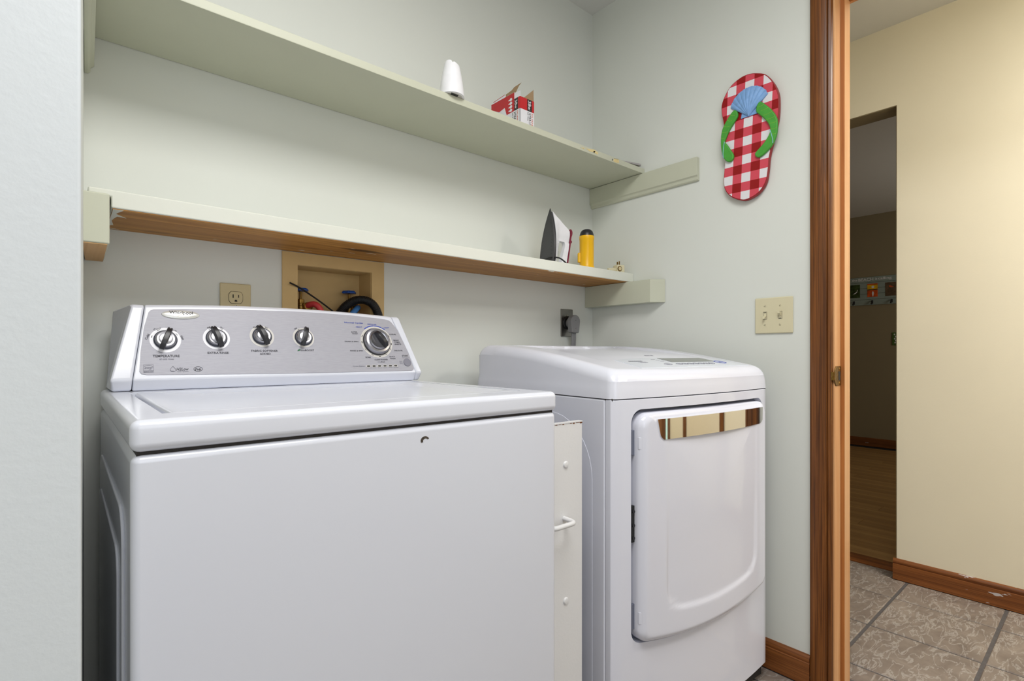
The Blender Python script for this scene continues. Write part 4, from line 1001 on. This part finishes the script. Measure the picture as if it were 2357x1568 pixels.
# ------------------------------------------------------------------ right wall: switches, strike plate, sandal
t = thing('light_switch', 'ivory double toggle light switch plate on the right wall by the door frame', 'light switch', (XW - 0.0003, 0.7120, 1.1163), RIGHT_WALL)
b = B(); box(b, -0.0577, 0.0577, -0.0566, 0.0566, 0, 0.0060); obj('cover_plate', b, 'ivory', t, bevel=0.0035, seg=3)
for x, up in ((-0.0255, -1), (0.0207, 1)):
    b = B(); frame_bm(b, x - 0.0058, x + 0.0058, 0, 0, 0, 0, 0, 0, 0, 0) if False else box(b, x - 0.0060, x + 0.0060, -0.0120, 0.0120, 0.0056, 0.0062); sl = obj('toggle_slot', b, 'gap', t)
    b = B(); box(b, x - 0.0050, x + 0.0050, -0.0110, 0.0110, 0.0058, 0.0066); obj('slot_insert', b, 'ivory', sl)
    b = B(); box(b, x - 0.0034, x + 0.0034, -up * 0.0095 - 0.0009, -up * 0.0095 + 0.0009, 0.0064, 0.0069); obj('slot_shadow', b, 'gap', sl)
    b = B(); hexa(b, [(x - 0.0042, -0.0045 - 0.001 * up, 0.006), (x + 0.0042, -0.0045 - 0.001 * up, 0.006), (x + 0.0042, 0.0045 + 0.003 * up, 0.006), (x - 0.0042, 0.0045 + 0.003 * up, 0.006), (x - 0.0036, up * 0.0085 - 0.003, 0.019), (x + 0.0036, up * 0.0085 - 0.003, 0.019), (x + 0.0036, up * 0.0085 + 0.0028, 0.018), (x - 0.0036, up * 0.0085 + 0.0028, 0.018)])
    obj('toggle', b, 'ivory', t, bevel=0.0012, seg=2)
    for y, an in ((0.0305, 10 if x < 0 else 70), (-0.0295, 25 if x < 0 else 95)):
        b = B(); lathe(b, [(0.0032, 0.005), (0.0032, 0.0066), (0.0022, 0.0074)], 14, (x, y, 0)); sc_ = obj('screw', b, 'ivory', t)
        ca, sa = math.cos(math.radians(an)), math.sin(math.radians(an))
        b = B(); prism(b, [(x + 0.0028 * ca - 0.0005 * sa, y + 0.0028 * sa + 0.0005 * ca), (x - 0.0028 * ca - 0.0005 * sa, y - 0.0028 * sa + 0.0005 * ca), (x - 0.0028 * ca + 0.0005 * sa, y - 0.0028 * sa - 0.0005 * ca), (x + 0.0028 * ca + 0.0005 * sa, y + 0.0028 * sa - 0.0005 * ca)], 0.0071, 0.0077); obj('screw_slot', b, 'gap', sc_)
# strike plate on the jamb, with a curled lip
t = thing('strike_plate', 'worn brass strike plate on the door jamb', 'strike plate', (1.722, 0.5405, 0.9305), BACK_WALL)
b = B(); prism(b, [(-0.018, -0.0285), (0.0215, -0.0285), (0.0215, 0.0285), (-0.018, 0.0285), (-0.027, 0.019), (-0.030, 0.010), (-0.030, -0.010), (-0.027, -0.019)], 0.0, 0.0018); pl = obj('plate', b, 'brass_old', t, bevel=0.0005, seg=1)
b = B(); box(b, 0.000, 0.0150, -0.013, 0.013, 0.0015, 0.0022); obj('latch_hole', b, 'gap', pl)
b = B(); prism(b, [(-0.0300, 0.0018), (-0.0345, -0.001), (-0.0360, -0.006), (-0.0345, -0.0062), (-0.0330, -0.002), (-0.0290, 0.0002)], -0.012, 0.012, axis=1); obj('lip', b, 'brass_old', pl)
for y in (0.021, -0.021): b = B(); lathe(b, [(0.0034, 0.001), (0.0034, 0.0024), (0.0024, 0.003)], 12, (0.008, y, 0)); obj('screw', b, 'brass', pl)

t = thing('wall_sandal', 'red gingham flip-flop wall plaque with blue shell and green straps', 'wall decoration', (XW, 0.78, 1.70), RIGHT_WALL)
sole_o = smooth_poly([(0.0214, 0.194), (0.050, 0.178), (0.0725, 0.146), (0.0870, 0.110), (0.0904, 0.0750), (0.0870, 0.022), (0.0720, -0.040), (0.0614, -0.0853), (0.0575, -0.125), (0.0501, -0.163), (0.0272, -0.192), (-0.0081, -0.205), (-0.0322, -0.201), (-0.0631, -0.1835), (-0.0840, -0.155), (-0.0885, -0.120), (-0.0840, -0.059), (-0.0855, 0.010), (-0.0885, 0.068), (-0.0955, 0.105), (-0.0940, 0.140), (-0.0694, 0.1805), (-0.035, 0.199), (-0.005, 0.2015)], 4)
b = B(); prism(b, sole_o, 0.004, 0.0192); s_ = obj('sole', b, 'red_edge', t, bevel=0.002, seg=2, ang=50)
b = B(); prism(b, [(x * 0.975, -0.002 + (y + 0.002) * 0.985) for x, y in sole_o], 0.0185, 0.0202); o = obj('gingham_face', b, 'gingham', s_); o['label'] = 'painted red and white gingham face'
b = B(); lathe(b, [(0.02, 0.0), (0.02, 0.005)], 16, (0, 0.02, 0)); obj('spacer', b, 'red_edge', s_)
def strap(pts, h0, h1):
    bm = B(); cx = sum(p[0] for p in pts) / len(pts)
    sp = smooth_poly(pts, 3)
    prism(bm, sp, 0.020, h1); return bm
Ls = [(-0.0483, 0.0969), (-0.0654, 0.0823), (-0.0828, 0.0577), (-0.0917, 0.0361), (-0.094, 0.0), (-0.0892, -0.0382), (-0.0812, -0.0558), (-0.0717, -0.0661), (-0.0607, -0.0691), (-0.0514, -0.0627), (-0.0498, -0.0495), (-0.0591, -0.0317), (-0.0717, -0.0098), (-0.0800, 0.0022), (-0.0748, 0.0155), (-0.0622, 0.0388), (-0.0467, 0.0579), (-0.036, 0.0722), (-0.0375, 0.0877)]
Rs = [(0.0365, 0.0951), (0.0536, 0.0788), (0.0704, 0.0585), (0.0841, 0.0352), (0.0901, 0.012), (0.0882, -0.0213), (0.0814, -0.0419), (0.0704, -0.0584), (0.0507, -0.0741), (0.0337, -0.0816), (0.0236, -0.0765), (0.0198, -0.0666), (0.0279, -0.0573), (0.0479, -0.0402), (0.062, -0.0215), (0.0676, -0.0062), (0.0634, 0.0123), (0.0507, 0.0338), (0.0337, 0.0541), (0.0236, 0.0678), (0.0265, 0.0857)]
for P_, veins, blue in ((Ls, [((-0.060, 0.085), (-0.045, 0.078)), ((-0.071, 0.071), (-0.054, 0.064)), ((-0.082, 0.054), (-0.063, 0.048)), ((-0.089, 0.037), (-0.070, 0.032)), ((-0.092, 0.018), (-0.078, 0.014))], [(-0.0800, 0.002), (-0.0830, -0.015), (-0.0850, -0.035), (-0.0840, -0.052)]), (Rs, [((0.049, 0.081), (0.030, 0.078)), ((0.063, 0.066), (0.040, 0.064)), ((0.075, 0.050), (0.048, 0.046)), ((0.084, 0.032), (0.056, 0.030)), ((0.088, 0.014), (0.064, 0.016)), ((0.088, -0.005), (0.069, -0.004)), ((0.086, -0.022), (0.074, -0.020))], [(0.0676, -0.0062), (0.0720, -0.020), (0.0760, -0.038), (0.0765, -0.050)])):
    s_ = obj('strap', strap(P_, 0, 0.0300), 'green_s', t, bevel=0.004, seg=3, ang=50)
    for p, q in veins:
        b = B(); tube(b, spline([(p[0], p[1], 0.0299), ((p[0] + q[0]) / 2, (p[1] + q[1]) / 2 - 0.002, 0.0301), (q[0], q[1], 0.0299)], 4), 0.0005, 5); obj('leaf_vein', b, 'strap_line', s_)
    b = B(); tube(b, spline([(x, y, 0.0299) for x, y in blue], 4), 0.0011, 6); obj('strap_fold', b, 'strap_blue', s_)
# scallop shell: ribbed fan
b = B(); nA, nR = 72, 12; base_ = Vector((-0.0005, 0.0610)); rows = []
def shell_r(th):
    q = (th - 92) / 52
    return (0.094 - 0.017 * q * q) * (1 + 0.022 * abs(math.cos((q + 1) * 4.5 * PI)) - 0.010)
for i in range(nA + 1):
    th = 42 + 100 * i / nA; q = (th - 92) / 50; row = []
    for j in range(nR + 1):
        s_ = j / nR; r = shell_r(th) * s_
        hgt = 0.0205 + 0.0150 * math.sin(PI * min(1, 0.15 + s_ * 0.80)) ** 0.8 * (1 - 0.55 * q * q) + 0.0026 * abs(math.sin((q + 1) * 4.5 * PI)) * s_
        row.append(b.verts.new((base_.x + r * math.cos(math.radians(th)), base_.y + r * math.sin(math.radians(th)), hgt)))
    rows.append(row)
for i in range(nA):
    for j in range(nR): b.faces.new((rows[i][j], rows[i + 1][j], rows[i + 1][j + 1], rows[i][j + 1]))
edge = [e for e in b.edges if len(e.link_faces) == 1]; exq = bmesh.ops.extrude_edge_only(b, edges=edge)
for v in [g for g in exq['geom'] if isinstance(g, bmesh.types.BMVert)]: v.co.z = 0.0195
sh = obj('seashell', b, 'shell', t)
b = B(); prism(b, [(-0.028, 0.0625), (0.0266, 0.0625), (0.022, 0.083), (-0.024, 0.083)], 0.0195, 0.0235); obj('shell_hinge', b, 'shell', sh, bevel=0.0015, seg=2)

# ------------------------------------------------------------------ things on the upper shelf (top at 1.708)
t = thing('plastic_shade', 'white tapered plastic night light shade on the upper shelf', 'night light', (0.8180, 1.2120, 1.7086)); t.scale = (0.89, 0.89, 0.89)
def shade_r(z): return 0.0392 - 0.10 * z - 1.0 * max(0, z - 0.02) ** 2 * 0.9
def ztop(a):   # a = 0 faces the camera; a notch between two unequal lobes
    a = (a + PI) % (2 * PI) - PI
    notch = 0.006 * math.exp(-((a - 0.15) / 0.10) ** 2)
    return 0.108 - 0.0085 * sstep(-0.5, 0.9, a) * (1 if a < 1.6 else 1 - sstep(1.6, 2.8, a)) - notch - 0.004 * sstep(0.5, 1.4, a) * (1 - sstep(1.6, 2.8, a))
b = B(); seg = 64; rows = []
for inner in (0, 1):
    for j in (range(15) if not inner else range(14, -1, -1)):
        row = []
        for k in range(seg):
            a = 2 * PI * k / seg; z = 0.003 + (ztop(a) - 0.003) * j / 14
            r = max(0.010, shade_r(z)) - (0.0018 if inner else 0); w_ = a - 2.43 + PI / 2 * 0
            row.append(b.verts.new((r * math.cos(a - 2.2), r * math.sin(a - 2.2), z)))
        rows.append(row)
rows.append(rows[0])
for a, c_ in zip(rows, rows[1:]):
    for k in range(seg): b.faces.new((a[k], a[(k + 1) % seg], c_[(k + 1) % seg], c_[k]))
obj('shade', b, 'white_shell', t)
b = B(); lathe(b, [(0.0375, 0.0), (0.0395, 0.001), (0.0395, 0.004), (0.0385, 0.0055)], 48); ba = obj('base_ring', b, 'white_shell', t)
b = B(); lathe(b, [(0.0330, -0.0004), (0.0330, 0.0004)], 40); bd = obj('base_plate', b, 'ring_g', ba)
b = B(); prism(b, [(-0.020, -0.028), (0.006, -0.028), (0.010, -0.014), (-0.014, -0.012)], -0.0010, 0.0); obj('socket_opening', b, 'black', bd)

# light bulb box, torn open
t = thing('bulb_box', 'torn red and white light bulb carton on the upper shelf', 'box', (1.0875, 1.2300, 1.7082))
bw, bl, bh = 0.0601, 0.145, 0.0985
b = B(); box(b, 0, bw, 0, 0.001, 0, bh); ff = obj('front_wall', b, 'card_white', t)
b = B(); prism(b, [(0, 0), (bl, 0), (bl, 0.122), (0.0270, 0.1205), (0.0270, bh), (0, bh)], 0, 0.001, axis=0); lf = obj('side_wall', b, 'card_white', t)
b = B(); box(b, bw - 0.001, bw, 0.001, bl, 0, bh); obj('side_wall', b, 'card_brown', t)
b = B(); box(b, 0.001, bw - 0.001, bl - 0.001, bl, 0, 0.112); obj('back_wall', b, 'card_brown', t)
b = B(); box(b, 0.001, bw - 0.001, 0.001, bl - 0.001, 0, 0.001); obj('bottom', b, 'card_brown', t)
zr = 0.0612
b = B(); box(b, 0, 0.0304, -0.0003, 0, zr, bh); box(b, 0.0499, bw, -0.0003, 0, zr, bh); obj('red_print', b, 'card_red', ff)
b = B(); box(b, 0.0304, 0.0499, -0.0004, 0, zr, bh); obj('black_print', b, 'card_ink', ff)
b = B(); prism(b, [(0, zr), (0, bh), (0.010, bh), (0.010, zr)], -0.0003, 0, axis=0)
prism(b, [(0.0272, zr), (0.0272, 0.1200), (bl, 0.1215), (bl, 0.104), (0.1034, 0.0829), (0.0751, 0.0875), (0.065, 0.0603), (0.0275, 0.0612)], -0.0003, 0, axis=0); obj('red_print', b, 'card_red', lf)
b = B(); prism(b, [(0.010, zr), (0.010, bh), (0.0272, bh), (0.0272, zr)], -0.0004, 0, axis=0); obj('black_print', b, 'card_ink', lf)
# white bulbs drawn in a row on the red field
b = B()
for i in range(4):
    zc = 0.068 + i * 0.0115; prism(b, smooth_poly([(0.040, zc + 0.004), (0.046, zc + 0.0048), (0.050, zc + 0.0018), (0.055, zc + 0.002), (0.055, zc - 0.002), (0.050, zc - 0.0018), (0.046, zc - 0.0048), (0.040, zc - 0.004), (0.0375, zc)], 2), -0.0006, 0, axis=0)
obj('bulb_picture', b, 'card_white', lf)
def btext(s, par, O, U, V, w, h, m_): text('lettering', s, par, m_, O, U, V, w, h)
dn = (0, 0, -1)
btext('38w', ff, (0.0402, -0.0006, 0.0795), dn, (1, 0, 0), 0.030, 0.0125, 'card_white')
btext('SYLVANIA', ff, (0.0520, -0.0003, 0.0345), dn, (1, 0, 0), 0.046, 0.0065, 'card_orange')
btext('XTRA', ff, (0.0425, -0.0003, 0.0440), dn, (1, 0, 0), 0.027, 0.0085, 'card_ink'); btext('LIFE', ff, (0.0425, -0.0003, 0.0210), dn, (1, 0, 0), 0.015, 0.0085, 'ink_g')
btext('Soft White', ff, (0.0340, -0.0003, 0.0440), dn, (1, 0, 0), 0.028, 0.0045, 'card_ink')
btext('38w', lf, (-0.0006, 0.0186, 0.0795), dn, (0, -1, 0), 0.028, 0.0115, 'card_white')
btext('SYLVANIA', lf, (-0.0003, 0.0125, 0.0345), dn, (0, -1, 0), 0.046, 0.0065, 'card_orange'); btext('XTRA', lf, (-0.0003, 0.0245, 0.0440), dn, (0, -1, 0), 0.027, 0.0100, 'card_ink'); btext('Soft White', lf, (-0.0003, 0.0350, 0.0440), dn, (0, -1, 0), 0.028, 0.0045, 'card_ink')
b = B(); prism(b, [(0.0170, bh), (bw, bh), (0.0590, 0.1374), (0.055, 0.133)], 0.0015, 0.0022, axis=1); obj('torn_flap', b, 'card_brown', t)
b = B(); prism(b, [(0.0, bh), (0.0268, bh), (0.0268, 0.118), (0.0, 0.1165)], 0.0012, 0.0018, axis=0); obj('inner_flap', b, 'card_white', t)
b = B(); prism(b, [(0.0256, 0.1195), (0.072, 0.1215), (0.072, 0.130), (0.043, 0.1330), (0.030, 0.1385), (-0.004, 0.1398), (0.0087, 0.1337), (0.0215, 0.1200)], 0.0020, 0.0026, axis=0); obj('torn_flap', b, 'card_brown', t)
b = B(); prism(b, [(0.073, 0.1205), (0.137, 0.1205), (0.135, 0.1270), (0.0735, 0.1305)], 0.0004, 0.0012, axis=0); fl = obj('side_flap', b, 'card_white', t)
b = B(); prism(b, [(0.0735, 0.1292), (0.135, 0.1258), (0.135, 0.1270), (0.0735, 0.1305)], -0.0002, 0.0004, axis=0); obj('red_edge_print', b, 'card_red', fl)
# grey shims near the right end
for (x0, y0, z0, a, lab) in ((1.545, 1.235, 0.0, -7, 'grey tapered shim lying at the right end of the upper shelf, lower one'), (1.560, 1.222, 0.0085, -10, 'grey tapered shim on top at the right end of the upper shelf')):
    t = thing('wood_shim', lab, 'shim', (x0, y0, 1.7082 + z0), (0, 0, math.radians(a)), 'shims on the upper shelf')
    b = B(); hexa(b, [(0, 0, 0), (0.125, 0, 0), (0.125, 0.030, 0), (0, 0.030, 0), (0, 0, 0.0025), (0.125, 0, 0.008), (0.125, 0.030, 0.008), (0, 0.030, 0.0025)]); obj('wedge', b, 'shim', t, bevel=0.0005, seg=1)

# ------------------------------------------------------------------ things on the lower shelf (top at 1.309)
# steam iron standing on its heel: local x from soleplate to handle, z along its length
t = thing('clothes_iron', 'white steam iron with dark soleplate standing upright on the lower shelf', 'iron', (1.272, 1.302, 1.3092), (0, math.radians(5), -math.radians(5.7)))
def sole_pts(s_=1.0, z1=0.192, hw=0.0385, zs=0.0):
    L = []
    for i in range(21):
        q = i / 20; z = z1 * q; w_ = hw * (1 - max(0, (q - 0.12) / 0.88) ** 2.1) * (0.94 + 0.06 * min(1, q / 0.12))
        L.append((w_ * s_, zs + z * s_))
    return [(w_, z) for w_, z in L] + [(-w_, z) for w_, z in reversed(L[:-1])]
b = B(); prism(b, sole_pts(1.0, 0.196), 0.0, 0.004, axis=0); so = obj('soleplate', b, 'sole', t, bevel=0.0012, seg=2, ang=60)
b = B()
for row, (z0, wl) in enumerate([(0.030, .028), (0.042, .0285), (0.054, .0285), (0.066, .028), (0.078, .027), (0.094, .0245), (0.110, .021), (0.126, .018), (0.140, .014), (0.152, .010)]):
    for s_ in (-1, 1):
        for k in ((0, 1) if row < 5 or row > 7 else (0,)): lathe(b, [(0.0011, -0.0003), (0.0011, 0.001)], 8, (0, s_ * (wl - 0.005 * k), z0 + 0.003 * k), axis=0)
o = obj('steam_holes', b, 'black_r', so); o['kind'] = 'stuff'
b = B(); prism(b, sole_pts(0.97, 0.192), 0.004, 0.0125, axis=0); obj('skirt', b, 'black', t, bevel=0.002, seg=2, ang=60)
# body and handle: one side profile with the finger opening, tapering in width toward the handle
def interp(t_, pts):
    for (a, va), (c_, vc) in zip(pts, pts[1:]):
        if t_ <= c_: return va + (vc - va) * (t_ - a) / (c_ - a)
    return pts[-1][1]
def iron_w(x, z):
    so_ = 0.0385 * (1 - max(0, (min(z, 0.19) / 0.192 - 0.12) / 0.88) ** 2.1) * 0.95
    e_ = min(0.0085 + 0.0045 * sstep(0.088, 0.115, z), max(0.003, so_))
    return max(0.0012, so_ + (e_ - so_) * sstep(0.012, 0.044, x))
outer = [(0, .0875), (.02, .089), (.06, .093), (.10, .0955), (.12, .096), (.130, .0945), (.134, .0905), (.138, .084), (.145, .070), (.155, .052), (.166, .036), (.177, .0225), (.187, .0135)]
wl = [(0, .0405), (.04, .0445), (.075, .0475), (.088, .0500)]
wr = [(0, .0600), (.03, .0640), (.055, .0700), (.075, .0735), (.084, .0725), (.088, .0700)]
def slab(bm, zs_, xl, xr, nu=12):
    f_, k_ = [], []
    for z in zs_:
        x0, x1 = xl(z), xr(z); rf_, rk_ = [], []
        for i in range(nu + 1):
            s_ = i / nu; x = x0 + (x1 - x0) * s_; w_ = iron_w(x, z)
            rnd = math.sqrt(max(0.0, 1 - max(0, (s_ - 0.85) / 0.15) ** 2)) if True else 1
            w_ *= 0.35 + 0.65 * rnd
            rf_.append(bm.verts.new((x, -w_, z))); rk_.append(bm.verts.new((x, w_, z)))
        f_.append(rf_); k_.append(rk_)
    n_ = len(zs_)
    for j in range(n_ - 1):
        for i in range(nu):
            bm.faces.new((f_[j][i], f_[j][i + 1], f_[j + 1][i + 1], f_[j + 1][i])); bm.faces.new((k_[j][i], k_[j + 1][i], k_[j + 1][i + 1], k_[j][i + 1]))
        bm.faces.new((f_[j][0], f_[j + 1][0], k_[j + 1][0], k_[j][0])); bm.faces.new((f_[j][nu], k_[j][nu], k_[j + 1][nu], f_[j + 1][nu]))
    for i in range(nu):
        bm.faces.new((f_[0][i], k_[0][i], k_[0][i + 1], f_[0][i + 1])); bm.faces.new((f_[-1][i], f_[-1][i + 1], k_[-1][i + 1], k_[-1][i]))
    return bm
z1 = [0.088 * i / 14 for i in range(15)]; z2 = [0.088 + 0.099 * i / 24 for i in range(25)]
body = obj('body', slab(B(), z1, lambda z: 0.0125, lambda z: interp(z, wl)), 'iron_w', t)
obj('water_tank', slab(B(), z2, lambda z: 0.0125, lambda z: interp(z, outer)), 'iron_w', t)
obj('handle', slab(B(), z1, lambda z: interp(z, wr), lambda z: interp(z, outer)), 'iron_w', t)
b = B(); prism(b, [(0.0440, 0.0), (0.0600, 0.0), (0.0600, 0.007), (0.0440, 0.007)], -0.0110, 0.0110, axis=1); obj('heel', b, 'iron_w', t, bevel=0.002)
b = B(); prism(b, smooth_poly([(0.0930, 0.1390), (0.0990, 0.1385), (0.1035, 0.131), (0.1030, 0.120), (0.1000, 0.110), (0.0990, 0.085), (0.0955, 0.040), (0.0915, 0.0), (0.0870, 0.0), (0.0910, 0.040), (0.0945, 0.085), (0.0950, 0.115)], 3), -0.0095, 0.0095, axis=1)
gr_ = obj('grip_trim', b, 'maroon', t, bevel=0.002, seg=2, ang=40); gr_['label'] = 'maroon trim along the handle'
b = B(); lathe(b, [(0.0055, 0.095), (0.0055, 0.1065), (0.0045, 0.1080)], 16, (0, 0, 0.098), axis=0); obj('spray_button', b, 'maroon', gr_)
text('lettering', 'Proctor-Silex', body, 'ink', (0.0262, -0.0312, 0.052), (0.08, 0, -1), (1, 0.85, 0), 0.056, 0.0068, shear=0.2)
text('lettering', 'Lightweight', body, 'ink_g', (0.0195, -0.0357, 0.052), (0.08, 0, -1), (1, 0.70, 0), 0.044, 0.0035)
b = B(); tube(b, spline([(-0.018, 0.020, 0.004), (-0.012, 0.0, 0.010), (0.000, -0.030, 0.017), (0.020, -0.046, 0.016), (0.045, -0.046, 0.008), (0.062, -0.040, 0.0030), (0.085, -0.030, 0.0030), (0.098, -0.010, 0.0030)], 6), 0.0026, 8); obj('cord', b, 'black_r', t)

t = thing('flashlight', 'yellow plastic flashlight with black end cap on the lower shelf', 'flashlight', (1.5200, 1.3330, 1.3092), (0, 0, -0.7))
b = B(); lathe(b, [(0.0300, 0.0), (0.0325, 0.002), (0.0325, 0.008), (0.0295, 0.016), (0.0270, 0.022), (0.0270, 0.120), (0.0285, 0.122), (0.0285, 0.133), (0.0280, 0.135)], 48, (0, 0, 0), 2, lambda a, z: 1 + (0.030 * max(0, math.cos(8 * a)) ** 4 if 0.03 < z < 0.1215 else 0))
obj('body', b, 'yellow', t)
b = B(); lathe(b, [(0.0275, 0.135), (0.0265, 0.142), (0.0230, 0.1520), (0.0160, 0.1590), (0.004, 0.1600)], 40); obj('end_cap', b, 'black', t)
b = B(); box(b, -0.0350, -0.0220, -0.0090, 0.0090, 0.034, 0.072); obj('switch', b, 'yellow', t, bevel=0.004, seg=3)
# plug adapter lying prongs up
t = thing('plug_adapter', 'small ivory plug adapter with brass prongs on the lower shelf end', 'plug adapter', (1.6420, 1.2790, 1.3092), (0, 0, -0.25))
b = B(); box(b, -0.014, 0.022, -0.0150, 0.0150, 0.0, 0.0310); ab_ = obj('housing', b, 'ivory', t, bevel=0.004, seg=3)
b = B()
for y in (-0.004, 0.008): box(b, 0.000, 0.006, y - 0.0007, y + 0.0007, 0.030, 0.046)
for y in (-0.004, 0.008): pass
obj('prong', b, 'brass_old', t, bevel=0.0004, seg=1)
b = B(); lathe(b, [(0.0100, -0.0152), (0.0100, -0.0170), (0.0082, -0.0175)], 20, (-0.004, 0, 0.015), axis=1); rr_ = obj('socket_ring', b, 'brass_old', ab_)
b = B(); lathe(b, [(0.0072, -0.0174), (0.0072, -0.0180)], 16, (-0.004, 0, 0.015), axis=1); obj('socket_face', b, 'almond', rr_)
b = B(); lathe(b, [(0.0085, 0.0), (0.0085, -0.012), (0.0065, -0.014), (0.0065, -0.030), (0.005, -0.034)], 16, (-0.013, 0.002, 0.0115), axis=0); obj('neck', b, 'ivory', t)

# ------------------------------------------------------------------ far room: coat rack with photographs, small plaque
FAR = RIGHT_WALL
t = thing('coat_rack', 'grey-green beach coat rack with three photos and hooks on the far room wall', 'coat rack', (6.4995, 1.715, 1.500), FAR)
hx = 0.245
for i in range(5):
    z0 = 0.002 + i * 0.0600; b = B(); box(b, -hx, hx, z0, z0 + 0.0575, 0.001, 0.014); sl = obj('slat', b, 'rack', t, bevel=0.0015, seg=1)
for x in (-0.19, 0.19): b = B(); box(b, x - 0.02, x + 0.02, 0.004, 0.296, 0.0002, 0.001); obj('batten', b, 'rack', t)
for x, m_ in ((-0.1535, 'pic_dark'), (0.0065, 'pic_red'), (0.1665, 'pic_brown')):
    b = B(); box(b, x - 0.046, x + 0.046, 0.0855, 0.2255, 0.0138, 0.0165); ph = obj('photo', b, m_, t)
    if m_ == 'pic_red':
        b = B(); box(b, x - 0.046, x + 0.046, 0.168, 0.212, 0.0160, 0.0168); obj('photo_sky', b, 'pic_yel', ph)
        b = B(); lathe(b, [(0.013, 0.0165), (0.013, 0.0172)], 20, (x + 0.004, 0.190, 0)); obj('photo_sun', b, 'white_p', ph)
        b = B(); prism(b, smooth_poly([(x + 0.004, 0.145), (x + 0.013, 0.125), (x + 0.004, 0.088), (x - 0.005, 0.125)], 4), 0.0163, 0.0170); obj('photo_glitter', b, 'white_p', ph)
        b = B(); box(b, x - 0.046, x + 0.046, 0.158, 0.166, 0.0162, 0.0169); obj('photo_horizon', b, 'pic_dark', ph)
    elif m_ == 'pic_dark':
        b = B(); prism(b, smooth_poly([(x - 0.018, 0.125), (x + 0.004, 0.142), (x + 0.014, 0.150), (x + 0.020, 0.170), (x + 0.026, 0.172), (x + 0.022, 0.160), (x + 0.018, 0.142), (x + 0.002, 0.130)], 3), 0.0163, 0.0170); obj('photo_bird', b, 'white_p', ph)
    else:
        b = B(); prism(b, smooth_poly([(x - 0.014, 0.188), (x - 0.004, 0.193), (x + 0.020, 0.180), (x + 0.030, 0.176), (x + 0.008, 0.172), (x - 0.008, 0.175)], 3), 0.0163, 0.0170); obj('photo_bird', b, 'card_orange', ph)
for x in (-0.1635, 0.005, 0.1756):
    b = B(); tube(b, spline([(x, 0.040, 0.014), (x, 0.038, 0.030), (x, 0.022, 0.040), (x, 0.010, 0.044), (x, 0.012, 0.056)], 5), 0.0065, 10); hk = obj('hook', b, 'black_r', t)
    b = B(); box(b, x - 0.009, x + 0.009, 0.014, 0.050, 0.0139, 0.0180); obj('hook_plate', b, 'black_r', hk, bevel=0.002, seg=1)
text('lettering', 'the', t, 'white_p', (-0.158, 0.2745, 0.0145), (1, 0, 0), (0, 1, 0), 0.050, 0.022)
text('lettering', 'BEACH', t, 'white_p', (-0.0545, 0.2745, 0.0145), (1, 0, 0), (0, 1, 0), 0.136, 0.0320)
text('lettering', 'is', t, 'white_p', (0.0400, 0.2745, 0.0145), (1, 0, 0), (0, 1, 0), 0.018, 0.024)
text('lettering', 'calling', t, 'white_p', (0.1160, 0.2715, 0.0145), (1, 0, 0), (0, 1, 0), 0.118, 0.034)
t = thing('wall_plaque', 'small green plaque with white marks half hidden by the hall corner', 'wall plaque', (6.4995, 1.495, 1.138), FAR)
b = B(); box(b, -0.042, 0.042, -0.066, 0.066, 0, 0.010); pq = obj('board', b, 'plaque', t, bevel=0.003, seg=2)
b = B()
for i, (x, y) in enumerate([(-0.022, 0.045), (-0.012, 0.022), (-0.020, 0.000), (-0.010, -0.018), (-0.016, -0.040), (0.010, 0.030), (0.014, -0.010)]):
    prism(b, smooth_poly([(x - 0.007, y), (x, y + 0.010), (x + 0.007, y + 0.002), (x, y - 0.008)], 3), 0.0098, 0.0106)
obj('white_marks', b, 'white_p', pq)
